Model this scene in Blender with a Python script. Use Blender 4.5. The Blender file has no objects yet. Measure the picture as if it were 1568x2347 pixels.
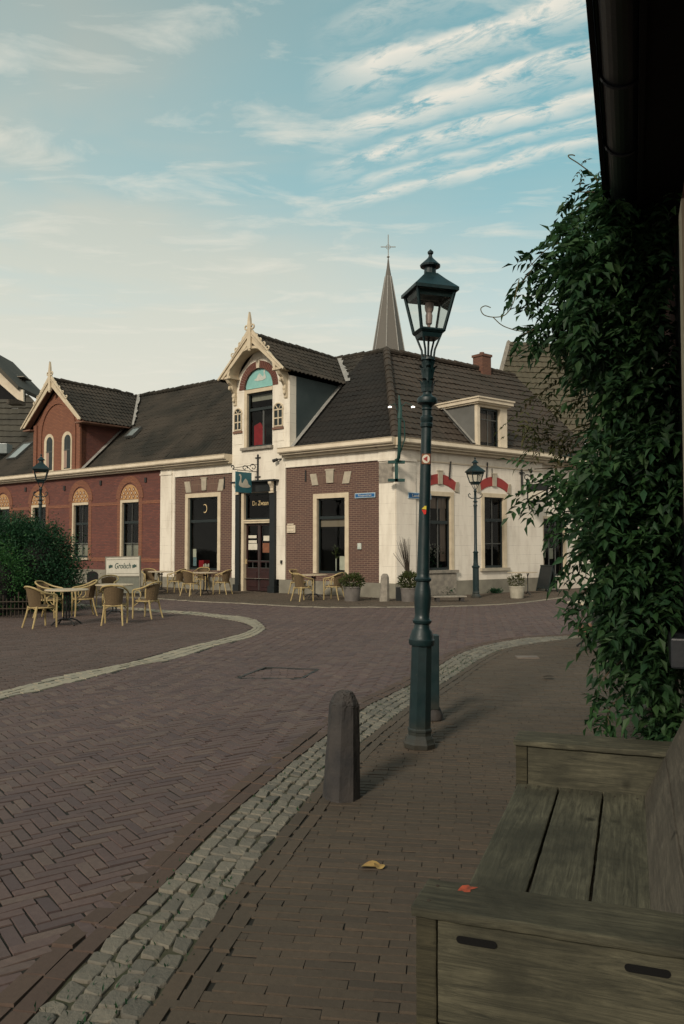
import bpy, bmesh, math, random
import numpy as np
from mathutils import Matrix, Vector
random.seed(7); rng = np.random.default_rng(7)
PI = math.pi; R = math.radians
S = bpy.context.scene
C = bpy.data.collections.new('scene'); S.collection.children.link(C)

# ------------------------------------------------------------------ camera model (plan units: metres)
EYE = 1.65; FOC = 1850.0; PITCH = math.atan(77/1850)
FWD = Vector((0, math.cos(PITCH), math.sin(PITCH))); UP = Vector((0, -math.sin(PITCH), math.cos(PITCH)))
def ray(px, py): return Vector((1,0,0))*((px-784)/FOC) + FWD + UP*((1173.5-py)/FOC)
def G(px, py, z=0.0):
    d = ray(px, py); t = (z-EYE)/d.z
    return Vector((d.x*t, d.y*t, z))
def atY(px, py, Y):
    d = ray(px, py); t = Y/d.y
    return Vector((d.x*t, Y, EYE+d.z*t))
def hit(F, px, py, off=0.0):
    Fi = F.inverted(); o = Fi @ Vector((0,0,EYE)); d = Fi.to_3x3() @ ray(px, py)
    t = (off-o.y)/d.y; p = o+d*t
    return p.x, p.z
def frame(x, y, ang): return Matrix.Translation((x, y, 0)) @ Matrix.Rotation(ang, 4, 'Z')
I4 = Matrix.Identity(4)
FL = frame(1.68, 25.2, -math.atan2(.6252, .7804))     # street front of the cafe, left of the corner
FR = frame(1.68, 25.2, math.atan2(.6195, .791))       # its side front, right of the corner
FN = frame(0, 0, math.atan2(.9409, .3387))            # the near house: x along its wall, y away from the wall

# ------------------------------------------------------------------ materials
def nodes(name):
    m = bpy.data.materials.new(name); m.use_nodes = True
    nt = m.node_tree; b = nt.nodes['Principled BSDF']
    return m, nt, b
def N(nt, t, **kw):
    n = nt.nodes.new(t)
    for k, v in kw.items():
        if k in n.inputs: n.inputs[k].default_value = v
        else: setattr(n, k, v)
    return n
def lk(nt, a, b): nt.links.new(a, b)
def c4(c): return (c[0], c[1], c[2], 1)
def ramp(nt, src, stops):
    r = nt.nodes.new('ShaderNodeValToRGB'); e = r.color_ramp.elements
    while len(e) < len(stops): e.new(.5)
    for i, (p, c) in enumerate(stops):
        e[i].position = p; e[i].color = c4(c) if not isinstance(c, (int, float)) else (c, c, c, 1)
    lk(nt, src, r.inputs[0]); return r
def mixc(nt, fac, a, b, mode='MIX'):
    n = nt.nodes.new('ShaderNodeMix'); n.data_type = 'RGBA'; n.blend_type = mode
    for s, v in ((0, fac), (6, a), (7, b)):
        if hasattr(v, 'is_linked') or hasattr(v, 'links'): lk(nt, v, n.inputs[s])
        else: n.inputs[s].default_value = v if s == 0 else c4(v)
    return n.outputs[2]
def math_(nt, op, a, b=None, c=None):
    n = nt.nodes.new('ShaderNodeMath'); n.operation = op
    for i, v in enumerate((a, b, c)):
        if v is None: continue
        if hasattr(v, 'links'): lk(nt, v, n.inputs[i])
        else: n.inputs[i].default_value = v
    return n.outputs[0]
def coords(nt): return nt.nodes.new('ShaderNodeTexCoord').outputs['Object']
def world_pos(nt): return nt.nodes.new('ShaderNodeNewGeometry').outputs['Position']
def noise(nt, vec, scale, detail=4, rough=.55, dist=0):
    n = N(nt, 'ShaderNodeTexNoise', Scale=scale, Detail=detail, Roughness=rough, Distortion=dist); lk(nt, vec, n.inputs['Vector']); return n.outputs['Fac']
def mapping(nt, vec, sc=(1,1,1), rot=(0,0,0), loc=(0,0,0)):
    n = nt.nodes.new('ShaderNodeMapping'); n.inputs['Scale'].default_value = sc; n.inputs['Rotation'].default_value = rot; n.inputs['Location'].default_value = loc
    lk(nt, vec, n.inputs['Vector']); return n.outputs[0]
def bump(nt, b, h, strength=.3, dist=.01):
    n = N(nt, 'ShaderNodeBump', Strength=strength, Distance=dist); lk(nt, h, n.inputs['Height']); lk(nt, n.outputs[0], b.inputs['Normal'])
def mat(name, col, col2=None, rough=.7, scale=6, spec=.3, metal=0, bmp=.2, bdist=.005, stretch=(1,1,1), detail=5):
    m, nt, b = nodes(name)
    col2 = col2 or tuple(c*.7 for c in col)
    v = mapping(nt, coords(nt), stretch)
    f = noise(nt, v, scale, detail)
    r = ramp(nt, f, [(.3, col), (.7, col2)])
    lk(nt, r.outputs[0], b.inputs['Base Color'])
    b.inputs['Roughness'].default_value = rough; b.inputs['Specular IOR Level'].default_value = spec; b.inputs['Metallic'].default_value = metal
    if bmp: bump(nt, b, noise(nt, v, scale*6, 3), bmp, bdist)
    return m
def island(name, cols, rough=.85, scale=9, bmp=.5, bdist=.004, dirt=(.03,.027,.022), macro=.5, spec=.25):
    """colour picked per loose piece (paver, sett, tile), stained by world-space noise"""
    m, nt, b = nodes(name)
    rnd = nt.nodes.new('ShaderNodeNewGeometry').outputs['Random Per Island']
    n = len(cols); r = ramp(nt, rnd, [(i/(n-1)*.98+.01, c) for i, c in enumerate(cols)])
    p = world_pos(nt)
    f1 = noise(nt, p, scale*5, 6, .65); c = mixc(nt, math_(nt, 'MULTIPLY', f1, .9), r.outputs[0], tuple(x*.55 for x in cols[0]))
    f2 = noise(nt, p, .55, 4, .6, .4)
    f2r = ramp(nt, f2, [(.38, 0.), (.72, 1.)]).outputs[0]
    c = mixc(nt, math_(nt, 'MULTIPLY', f2r, macro), c, dirt)
    lk(nt, c, b.inputs['Base Color']); b.inputs['Roughness'].default_value = rough; b.inputs['Specular IOR Level'].default_value = spec
    bump(nt, b, noise(nt, p, scale*9, 5, .7), bmp, bdist)
    return m
def brickmat(name, c1, c2, mortar, w=.22, h=.066, msz=.011, stain=.35, bmp=.5):
    m, nt, b = nodes(name)
    sx = nt.nodes.new('ShaderNodeSeparateXYZ'); lk(nt, coords(nt), sx.inputs[0])
    cx = nt.nodes.new('ShaderNodeCombineXYZ')
    lk(nt, math_(nt, 'ADD', sx.outputs[0], sx.outputs[1]), cx.inputs[0]); lk(nt, sx.outputs[2], cx.inputs[1])
    t = N(nt, 'ShaderNodeTexBrick', Scale=1.0, Bias=0.0); t.offset = .5
    t.inputs['Color1'].default_value = c4(c1); t.inputs['Color2'].default_value = c4(c2); t.inputs['Mortar'].default_value = c4(mortar)
    t.inputs['Mortar Size'].default_value = msz; t.inputs['Mortar Smooth'].default_value = .3
    t.inputs['Brick Width'].default_value = w; t.inputs['Row Height'].default_value = h
    wob = noise(nt, cx.outputs[0], 3, 3)
    wv = nt.nodes.new('ShaderNodeVectorMath'); wv.operation = 'MULTIPLY_ADD'
    cmb = nt.nodes.new('ShaderNodeCombineXYZ'); lk(nt, wob, cmb.inputs[0]); lk(nt, wob, cmb.inputs[1])
    lk(nt, cmb.outputs[0], wv.inputs[0]); wv.inputs[1].default_value = (.02, .015, 0); lk(nt, cx.outputs[0], wv.inputs[2])
    lk(nt, wv.outputs[0], t.inputs['Vector'])
    f = ramp(nt, noise(nt, cx.outputs[0], 1.3, 6, .65), [(.35, 0.), (.75, 1.)]).outputs[0]
    c = mixc(nt, math_(nt, 'MULTIPLY', f, stain), t.outputs['Color'], tuple(x*.45 for x in c1))
    f3 = noise(nt, cx.outputs[0], 40, 3)
    c = mixc(nt, math_(nt, 'MULTIPLY', f3, .5), c, tuple(x*.6 for x in c2))
    lk(nt, c, b.inputs['Base Color']); b.inputs['Roughness'].default_value = .85
    bump(nt, b, math_(nt, 'MULTIPLY', t.outputs['Fac'], -1.0), bmp, .008)
    return m
def wallpaint(name, col, dirt, rows=.33, zlow=0.0):
    """painted masonry: faint courses, weather streaks, dirtier near the ground"""
    m, nt, b = nodes(name)
    v = coords(nt); sx = nt.nodes.new('ShaderNodeSeparateXYZ'); lk(nt, v, sx.inputs[0])
    f = noise(nt, mapping(nt, v, (2.2, 2.2, .5)), 1.6, 6, .65)
    c = mixc(nt, ramp(nt, f, [(.46, 0.), (.80, .65)]).outputs[0], col, dirt)
    low = ramp(nt, math_(nt, 'ADD', sx.outputs[2], math_(nt, 'MULTIPLY', noise(nt, v, 3, 5), .5)), [(.35, 1.), (.95, 0.)]).outputs[0]
    c = mixc(nt, math_(nt, 'MULTIPLY', low, .6), c, dirt)
    course = math_(nt, 'FRACT', math_(nt, 'DIVIDE', sx.outputs[2], rows))
    line = math_(nt, 'LESS_THAN', course, .035)
    brk = ramp(nt, noise(nt, v, 2.1, 3), [(.4, 0.), (.6, .38)]).outputs[0]
    c = mixc(nt, math_(nt, 'MULTIPLY', line, brk), c, tuple(x*.4 for x in dirt))
    lk(nt, c, b.inputs['Base Color']); b.inputs['Roughness'].default_value = .75
    t = N(nt, 'ShaderNodeTexBrick', Scale=1.0); t.inputs['Brick Width'].default_value = .22; t.inputs['Row Height'].default_value = .066; t.inputs['Mortar Size'].default_value = .006
    cx = nt.nodes.new('ShaderNodeCombineXYZ'); lk(nt, math_(nt, 'ADD', sx.outputs[0], sx.outputs[1]), cx.inputs[0]); lk(nt, sx.outputs[2], cx.inputs[1]); lk(nt, cx.outputs[0], t.inputs['Vector'])
    bump(nt, b, math_(nt, 'MULTIPLY', t.outputs['Fac'], -1.0), .25, .006)
    return m
def woodmat(name, col, dark, axis=0, scale=1.0, rough=.8):
    m, nt, b = nodes(name); v = coords(nt)
    st = [14, 14, 14]; st[axis] = .9
    rnd = nt.nodes.new('ShaderNodeNewGeometry').outputs['Random Per Island']
    off = nt.nodes.new('ShaderNodeVectorMath'); off.operation = 'ADD'; lk(nt, v, off.inputs[0])
    cb = nt.nodes.new('ShaderNodeCombineXYZ')
    for i in range(3): lk(nt, math_(nt, 'MULTIPLY', rnd, 7.3), cb.inputs[i])
    lk(nt, cb.outputs[0], off.inputs[1])
    g = noise(nt, mapping(nt, off.outputs[0], tuple(s*scale for s in st)), 3.4, 9, .78, .9)
    g2 = noise(nt, off.outputs[0], 2.4*scale, 5, .6)
    c = ramp(nt, g, [(.36, dark), (.50, tuple((a+b2)/2 for a, b2 in zip(col, dark))), (.62, col), (.72, tuple(a*1.25 for a in col))]).outputs[0]
    c = mixc(nt, ramp(nt, g2, [(.40, 0.), (.66, .85)]).outputs[0], c, tuple(x*.9 for x in dark))
    kn = N(nt, 'ShaderNodeTexVoronoi', Scale=3.1*scale); lk(nt, mapping(nt, off.outputs[0], (1,1,1)), kn.inputs['Vector'])
    k = ramp(nt, kn.outputs['Distance'], [(.04, 1.), (.10, 0.)]).outputs[0]
    c = mixc(nt, math_(nt, 'MULTIPLY', k, .7), c, tuple(x*.3 for x in dark))
    lk(nt, c, b.inputs['Base Color']); b.inputs['Roughness'].default_value = rough; b.inputs['Specular IOR Level'].default_value = .2
    bump(nt, b, g, .7, .004)
    return m
def leafmat(name, cols, trans=.3):
    m, nt, b = nodes(name)
    rnd = nt.nodes.new('ShaderNodeNewGeometry').outputs['Random Per Island']
    n = len(cols); c = ramp(nt, rnd, [(i/(n-1)*.98+.01, c) for i, c in enumerate(cols)]).outputs[0]
    f = noise(nt, world_pos(nt), 1.7, 3); c = mixc(nt, ramp(nt, f, [(.4, 0.), (.7, .55)]).outputs[0], c, tuple(x*.35 for x in cols[0]))
    lk(nt, c, b.inputs['Base Color']); b.inputs['Roughness'].default_value = .55; b.inputs['Specular IOR Level'].default_value = .25
    t = nt.nodes.new('ShaderNodeBsdfTranslucent'); lk(nt, c, t.inputs[0])
    mx = nt.nodes.new('ShaderNodeMixShader'); mx.inputs[0].default_value = trans
    lk(nt, b.outputs[0], mx.inputs[1]); lk(nt, t.outputs[0], mx.inputs[2]); lk(nt, mx.outputs[0], nt.nodes['Material Output'].inputs[0])
    return m
def glassmat(name, tint=(.75,.8,.78), ior=1.27, rough=.03):
    m, nt, b = nodes(name); nt.nodes.remove(b)
    t = nt.nodes.new('ShaderNodeBsdfTransparent'); t.inputs[0].default_value = c4(tint)
    g = nt.nodes.new('ShaderNodeBsdfGlossy'); g.inputs['Roughness'].default_value = rough; g.inputs[0].default_value = (.9,.9,.9,1)
    f = N(nt, 'ShaderNodeFresnel', IOR=ior); mx = nt.nodes.new('ShaderNodeMixShader')
    nb = N(nt, 'ShaderNodeBump', Strength=.08, Distance=.02); lk(nt, noise(nt, coords(nt), 1.5, 2), nb.inputs['Height'])
    lk(nt, nb.outputs[0], g.inputs['Normal'])
    lk(nt, f.outputs[0], mx.inputs[0]); lk(nt, t.outputs[0], mx.inputs[1]); lk(nt, g.outputs[0], mx.inputs[2]); lk(nt, mx.outputs[0], nt.nodes['Material Output'].inputs[0])
    return m
def emit(name, col, st):
    m, nt, b = nodes(name); b.inputs['Base Color'].default_value = c4(col); b.inputs['Emission Color'].default_value = c4(col); b.inputs['Emission Strength'].default_value = st
    return m

M = {}
M['white_wall'] = wallpaint('white_wall', (.70,.65,.545), (.40,.345,.27))
M['white_trim'] = mat('white_trim', (.62,.545,.42), (.50,.43,.32), rough=.6, scale=3)
M['cream_trim'] = mat('cream_trim', (.58,.50,.36), (.46,.385,.27), rough=.6, scale=4)
M['white_side'] = wallpaint('white_side', (.70,.65,.555), (.42,.36,.29))
M['brown_brick'] = brickmat('brown_brick', (.125,.062,.047), (.085,.045,.038), (.24,.17,.115))
M['red_brick'] = brickmat('red_brick', (.195,.062,.042), (.115,.040,.033), (.10,.055,.042), stain=.5)
M['orange_brick'] = brickmat('orange_brick', (.27,.105,.055), (.20,.078,.045), (.12,.06,.035), stain=.25)
M['chimney_brick'] = brickmat('chimney_brick', (.19,.085,.05), (.14,.06,.04), (.10,.06,.04))
M['near_brick'] = brickmat('near_brick', (.16,.05,.035), (.10,.035,.03), (.16,.13,.10))
M['soldier'] = brickmat('soldier', (.15,.075,.055), (.10,.055,.042), (.25,.19,.13), w=.055, h=.4, msz=.008)
M['soldier_red'] = brickmat('soldier_red', (.20,.065,.05), (.15,.05,.04), (.06,.04,.035), w=.06, h=.4, msz=.008)
M['arch_brick'] = mat('arch_brick', (.15,.062,.045), (.10,.045,.036), rough=.85, scale=14)
M['red_paint'] = mat('red_paint', (.30,.045,.04), (.24,.04,.035), rough=.7)
M['stone'] = mat('stone', (.42,.37,.28), (.30,.27,.21), rough=.8, scale=5, bmp=.4)
M['stone_grey'] = mat('stone_grey', (.30,.27,.22), (.17,.155,.13), rough=.85, scale=7, bmp=.5)
M['plinth'] = mat('plinth', (.23,.215,.17), (.15,.14,.11), rough=.85, scale=2.5, bmp=.4)
M['ornament'] = mat('ornament', (.44,.27,.12), (.32,.18,.08), rough=.8, scale=12)
M['ornament_dark'] = mat('ornament_dark', (.22,.09,.045), (.15,.06,.035), rough=.8)
M['ornament_light'] = mat('ornament_light', (.50,.42,.32), (.4,.32,.22), rough=.8)
M['tile_dark'] = island('tile_dark', [(.050,.043,.033),(.064,.053,.040)], scale=4, dirt=(.014,.015,.012), macro=1.0)
M['tile_black'] = island('tile_black', [(.022,.021,.018),(.032,.027,.022)], scale=3, dirt=(.012,.012,.011), macro=.8)
M['tile_brown'] = island('tile_brown', [(.072,.056,.042),(.060,.047,.036)], scale=3, dirt=(.030,.026,.019), macro=.9)
M['tile_far'] = island('tile_far', [(.10,.095,.075),(.085,.08,.065)], scale=3, dirt=(.04,.04,.034), macro=.8)
M['tile_olive'] = island('tile_olive', [(.12,.105,.07),(.10,.09,.06)], scale=3, dirt=(.05,.045,.03), macro=.7)
M['lead'] = mat('lead', (.30,.29,.26), (.19,.19,.175), rough=.6, scale=6)
M['slate'] = mat('slate', (.125,.115,.095), (.105,.10,.09), rough=.7, scale=9)
M['cheek_blue'] = mat('cheek_blue', (.048,.066,.066), (.036,.052,.053), rough=.7, scale=2)
M['cheek_grey'] = mat('cheek_grey', (.13,.13,.12), (.10,.10,.09), rough=.7, scale=2)
M['turquoise'] = mat('turquoise', (.23,.46,.42), (.19,.40,.37), rough=.6, scale=6)
M['paint_white'] = mat('paint_white', (.55,.55,.48), (.38,.44,.40), rough=.6, scale=9)
M['green_iron'] = mat('green_iron', (.005,.021,.023), (.004,.015,.017), rough=.42, scale=9, spec=.45, bmp=.25, bdist=.003)
_m = M['green_iron']; _nt = _m.node_tree; _b = _nt.nodes['Principled BSDF']; _src = _b.inputs['Base Color'].links[0].from_socket
_v = coords(_nt); _f = ramp(_nt, noise(_nt, _v, 16, 8, .75), [(.66, 0.), (.69, 1.)]).outputs[0]; _g = ramp(_nt, noise(_nt, _v, 2.2, 5, .6), [(.5, 0.), (.8, .22)]).outputs[0]
_c = mixc(_nt, _g, _src, (.012,.030,.030)); _c = mixc(_nt, math_(_nt, 'MULTIPLY', _f, .6), _c, (.10,.085,.06))
_sx = _nt.nodes.new('ShaderNodeSeparateXYZ'); lk(_nt, world_pos(_nt), _sx.inputs[0]); _lo = ramp(_nt, math_(_nt, 'ADD', _sx.outputs[2], math_(_nt, 'MULTIPLY', noise(_nt, _v, 9, 4), .25)), [(.12, .8), (.38, 0.)]).outputs[0]
_c = mixc(_nt, _lo, _c, (.045,.038,.028)); lk(_nt, _c, _b.inputs['Base Color']); lk(_nt, ramp(_nt, noise(_nt, _v, 7, 6, .7), [(.3, .32), (.7, .62)]).outputs[0], _b.inputs['Roughness'])
M['green_paint'] = mat('green_paint', (.018,.065,.055), (.012,.045,.04), rough=.5, scale=6)
M['black_iron'] = mat('black_iron', (.012,.014,.014), (.02,.019,.017), rough=.5, spec=.4)
M['door_dark'] = mat('door_dark', (.012,.016,.017), (.018,.02,.02), rough=.5)
M['door_maroon'] = mat('door_maroon', (.035,.014,.013), (.022,.011,.011), rough=.45)
M['sash_dark'] = mat('sash_dark', (.018,.026,.026), (.012,.018,.018), rough=.4)
M['muntin'] = mat('muntin', (.08,.085,.08), (.06,.06,.055), rough=.5)
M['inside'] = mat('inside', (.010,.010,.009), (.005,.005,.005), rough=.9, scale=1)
M['glass'] = glassmat('glass')
M['lantern_glass'] = glassmat('lantern_glass', (.985,.98,.95), 1.10, .12)
_nt = M['lantern_glass'].node_tree; _o = _nt.nodes['Material Output']; _s = _o.inputs[0].links[0].from_socket
_t = _nt.nodes.new('ShaderNodeBsdfTranslucent'); _t.inputs[0].default_value = (.85,.83,.76,1); _m = _nt.nodes.new('ShaderNodeMixShader'); _m.inputs[0].default_value = .07
lk(_nt, _s, _m.inputs[1]); lk(_nt, _t.outputs[0], _m.inputs[2]); lk(_nt, _m.outputs[0], _o.inputs[0])
M['blind'] = mat('blind', (.26,.20,.15), (.22,.17,.13), rough=.9)
M['net'] = mat('net', (.36,.33,.27), (.24,.22,.18), rough=.9, scale=14, stretch=(4,1,.4))
M['curtain'] = mat('curtain', (.34,.24,.19), (.22,.15,.12), rough=.9, stretch=(6,1,.3), scale=4)
M['red_cloth'] = mat('red_cloth', (.35,.012,.02), (.25,.01,.015), rough=.8)
M['paper'] = mat('paper', (.62,.58,.48), (.5,.47,.38), rough=.8)
M['poster_blue'] = mat('poster_blue', (.08,.17,.22), (.25,.3,.3), rough=.7, scale=14)
M['sign_teal'] = mat('sign_teal', (.03,.135,.165), (.026,.115,.14), rough=.5)
M['sign_white'] = mat('sign_white', (.52,.50,.42), (.44,.42,.35), rough=.6)
M['sign_blue'] = mat('sign_blue', (.012,.10,.26), (.012,.09,.22), rough=.4)
M['sign_edge'] = mat('sign_edge', (.42,.52,.58), (.35,.45,.5), rough=.4)
M['gold'] = mat('gold', (.60,.46,.24), (.50,.38,.2), rough=.4)
M['bamboo'] = mat('bamboo', (.42,.33,.155), (.31,.23,.10), rough=.5, scale=14)
M['weave'] = brickmat('weave', (.20,.14,.068), (.15,.10,.048), (.07,.045,.02), w=.03, h=.014, msz=.003, stain=.3)
M['table_top'] = mat('table_top', (.46,.39,.28), (.38,.31,.21), rough=.5, scale=14)
M['terracotta'] = mat('terracotta', (.20,.11,.075), (.15,.085,.06), rough=.8)
M['pot_grey'] = mat('pot_grey', (.17,.155,.14), (.11,.10,.09), rough=.7, scale=6)
M['pot_white'] = mat('pot_white', (.42,.39,.31), (.30,.28,.22), rough=.7, scale=6)
M['bollard_stone'] = mat('bollard_stone', (.026,.026,.027), (.056,.050,.045), rough=.8, scale=5, bmp=.6, bdist=.008)
M['bench_x'] = woodmat('bench_x', (.125,.120,.082), (.038,.038,.027), 0)
M['bench_y'] = woodmat('bench_y', (.115,.108,.072), (.032,.032,.023), 1)
M['bench_grey'] = woodmat('bench_grey', (.145,.125,.095), (.065,.057,.045), 0)
M['bench_dark'] = woodmat('bench_dark', (.085,.076,.046), (.024,.023,.015), 1)
M['slot'] = mat('slot', (.003,.003,.003), (.004,.004,.004), rough=1)
M['orange_paint'] = mat('orange_paint', (.50,.085,.035), (.20,.05,.025), rough=.7, scale=50)
M['gutter'] = mat('gutter', (.010,.013,.017), (.016,.018,.022), rough=.45, spec=.5)
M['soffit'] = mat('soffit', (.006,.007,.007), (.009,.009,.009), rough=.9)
M['stem'] = mat('stem', (.10,.075,.045), (.06,.045,.028), rough=.9)
M['tendril'] = mat('tendril', (.13,.12,.06), (.10,.085,.045), rough=.9)
M['leaf_vine'] = leafmat('leaf_vine', [(.010,.034,.014),(.028,.074,.022),(.018,.055,.022),(.034,.088,.026),(.050,.100,.034),(.028,.080,.036)], .3)
M['leaf_olive'] = leafmat('leaf_olive', [(.06,.07,.022),(.085,.085,.03),(.05,.065,.02),(.11,.09,.035)], .4)
M['leaf_bush'] = leafmat('leaf_bush', [(.012,.048,.024),(.020,.072,.030),(.032,.092,.034)], .25)
M['leaf_light'] = leafmat('leaf_light', [(.018,.075,.018),(.03,.105,.026),(.05,.13,.03)], .25)
M['leaf_pot'] = leafmat('leaf_pot', [(.05,.07,.02),(.085,.10,.03),(.035,.055,.02)], .3)
M['twig_dark'] = mat('twig_dark', (.045,.035,.025), (.03,.024,.018), rough=.9)
M['yellow_leaf'] = mat('yellow_leaf', (.36,.25,.08), (.24,.14,.05), rough=.6, scale=30)
M['joint'] = mat('joint', (.014,.015,.012), (.024,.021,.016), rough=1, scale=4)
M['moss'] = mat('moss', (.036,.042,.020), (.075,.066,.045), rough=1, scale=9)
M['paver_road'] = island('paver_road', [(.120,.085,.080),(.155,.108,.095),(.095,.072,.072),(.18,.135,.11),(.13,.088,.078)], scale=6, macro=.40, dirt=(.062,.050,.048))
M['paver_terrace'] = island('paver_terrace', [(.118,.085,.074),(.140,.100,.085),(.095,.072,.064)], scale=6, macro=.40, dirt=(.062,.050,.044))
M['paver_edge'] = island('paver_edge', [(.105,.072,.056),(.12,.082,.062),(.09,.062,.05)], scale=6, macro=.3, dirt=(.05,.042,.034))
M['paver_path'] = island('paver_path', [(.098,.078,.058),(.115,.088,.064),(.080,.064,.050),(.128,.094,.066)], scale=6, macro=.5, dirt=(.050,.042,.030))
M['sett'] = island('sett', [(.17,.158,.130),(.235,.215,.170),(.115,.110,.094),(.20,.182,.145),(.27,.245,.19)], scale=5, macro=.5, dirt=(.12,.11,.085), bmp=.8, bdist=.01)
M['kerb_light'] = island('kerb_light', [(.32,.29,.22),(.38,.34,.25),(.26,.24,.19)], scale=5, macro=.35, dirt=(.15,.14,.11))
M['concrete'] = mat('concrete', (.17,.145,.12), (.12,.10,.085), rough=.9, scale=8)
M['bulb'] = mat('bulb', (.30,.24,.22), (.25,.2,.19), rough=.4)
M['lamp_inner'] = mat('lamp_inner', (.03,.03,.03), rough=.6)

# ------------------------------------------------------------------ mesh helpers
class MB:
    def __init__(s): s.v = []; s.f = []
    def add(s, vs, fs):
        k = len(s.v); s.v += [tuple(v) for v in vs]; s.f += [tuple(i+k for i in f) for f in fs]; return s
    def box(s, x0, x1, y0, y1, z0, z1):
        return s.add([(x0,y0,z0),(x1,y0,z0),(x1,y1,z0),(x0,y1,z0),(x0,y0,z1),(x1,y0,z1),(x1,y1,z1),(x0,y1,z1)],
              [(0,3,2,1),(4,5,6,7),(0,1,5,4),(1,2,6,5),(2,3,7,6),(3,0,4,7)])
    def prism(s, pts, y0, y1):            # polygon in x-z, extruded in y
        n = len(pts); vs = [(p[0], y0, p[1]) for p in pts]+[(p[0], y1, p[1]) for p in pts]
        return s.add(vs, [tuple(range(n)), tuple(range(2*n-1, n-1, -1))]+[(i, i+n, (i+1)%n+n, (i+1)%n) for i in range(n)])
    def prismz(s, pts, z0, z1):           # polygon in x-y, extruded in z
        n = len(pts); vs = [(p[0], p[1], z0) for p in pts]+[(p[0], p[1], z1) for p in pts]
        return s.add(vs, [tuple(range(n-1, -1, -1)), tuple(range(n, 2*n))]+[(i, (i+1)%n, (i+1)%n+n, i+n) for i in range(n)])
    def quad(s, *p): return s.add(p, [tuple(range(len(p)))])
    def lathe(s, prof, c=(0,0,0), n=20, rot=0, cap=True):
        vs = []; fs = []
        for r, z in prof:
            for i in range(n):
                a = rot+2*PI*i/n; vs.append((c[0]+r*math.cos(a), c[1]+r*math.sin(a), c[2]+z))
        for j in range(len(prof)-1):
            for i in range(n): fs.append((j*n+i, j*n+(i+1)%n, (j+1)*n+(i+1)%n, (j+1)*n+i))
        if cap: fs += [tuple(range(n-1, -1, -1)), tuple((len(prof)-1)*n+i for i in range(n))]
        return s.add(vs, fs)
    def tube(s, path, r, n=7, taper=None):
        path = [Vector(p) for p in path]; k = len(path); vs = []; fs = []; pu = None
        for i, p in enumerate(path):
            t = (path[min(i+1, k-1)]-path[max(i-1, 0)]).normalized()
            u = (pu - t*pu.dot(t)) if pu is not None else t.cross(Vector((0,0,1)) if abs(t.z) < .9 else Vector((1,0,0)))
            if u.length < 1e-6: u = t.orthogonal()
            u.normalize(); w = t.cross(u); pu = u
            rr = r[i] if isinstance(r, (list, tuple)) else r
            for j in range(n):
                a = 2*PI*j/n; vs.append(p+u*rr*math.cos(a)+w*rr*math.sin(a))
        for i in range(k-1):
            for j in range(n): fs.append((i*n+j, i*n+(j+1)%n, (i+1)*n+(j+1)%n, (i+1)*n+j))
        fs += [tuple(range(n-1, -1, -1)), tuple((k-1)*n+j for j in range(n))]
        return s.add(vs, fs)
    def rbox(s, x0, x1, y0, y1, z0, z1, b=.01):   # box with chamfered long edges
        bm = bmesh.new(); m2 = MB().box(x0, x1, y0, y1, z0, z1)
        vs = [bm.verts.new(v) for v in m2.v]
        for f in m2.f: bm.faces.new([vs[i] for i in f])
        bmesh.ops.bevel(bm, geom=bm.edges[:], offset=b, segments=2, affect='EDGES', profile=.6)
        bm.verts.index_update(); s.add([v.co[:] for v in bm.verts], [[v.index for v in f.verts] for f in bm.faces]); bm.free(); return s
    def plank(s, x0, x1, y0, y1, z0, z1, b=.008, amp=.003):   # worn board: rounded edges, uneven surface
        from mathutils import noise as mn
        bm = bmesh.new(); m2 = MB().box(x0, x1, y0, y1, z0, z1); vs = [bm.verts.new(v) for v in m2.v]
        for f in m2.f: bm.faces.new([vs[i] for i in f])
        bmesh.ops.bevel(bm, geom=bm.edges[:], offset=b, segments=2, affect='EDGES', profile=.6)
        for ax, (a, c) in enumerate(((x0, x1), (y0, y1), (z0, z1))):
            n = int((c-a)/.03)
            for k in range(1, n):
                co = Vector((0,0,0)); co[ax] = a+(c-a)*k/n; no = Vector((0,0,0)); no[ax] = 1
                bmesh.ops.bisect_plane(bm, geom=bm.verts[:]+bm.edges[:]+bm.faces[:], plane_co=co, plane_no=no)
        sd = random.uniform(0, 50)
        for v in bm.verts:
            p = v.co+Vector((sd, sd, sd)); d_ = mn.noise_vector(p*9)*amp*.6+mn.noise_vector(p*38)*amp*.55; v.co += d_
        bm.verts.index_update(); s.add([v.co[:] for v in bm.verts], [[v.index for v in f.verts] for f in bm.faces]); bm.free(); return s
    def build(s, name, m, parent=None, F=I4, smooth=False, mods=None):
        me = bpy.data.meshes.new(name); me.from_pydata(s.v, [], s.f); me.materials.append(m)
        if smooth:
            me.polygons.foreach_set('use_smooth', [True]*len(me.polygons))
            try: me.set_sharp_from_angle(angle=R(38))
            except Exception: pass
        me.update(); return link(name, me, parent, F)
def link(name, me, parent=None, F=I4):
    o = bpy.data.objects.new(name, me); C.objects.link(o)
    if parent is not None:
        o.parent = parent; o.matrix_parent_inverse = PINV[parent.name]
    o.matrix_basis = F; PINV[o.name] = F.inverted() if parent is None else F.inverted()
    return o
PINV = {}
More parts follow.
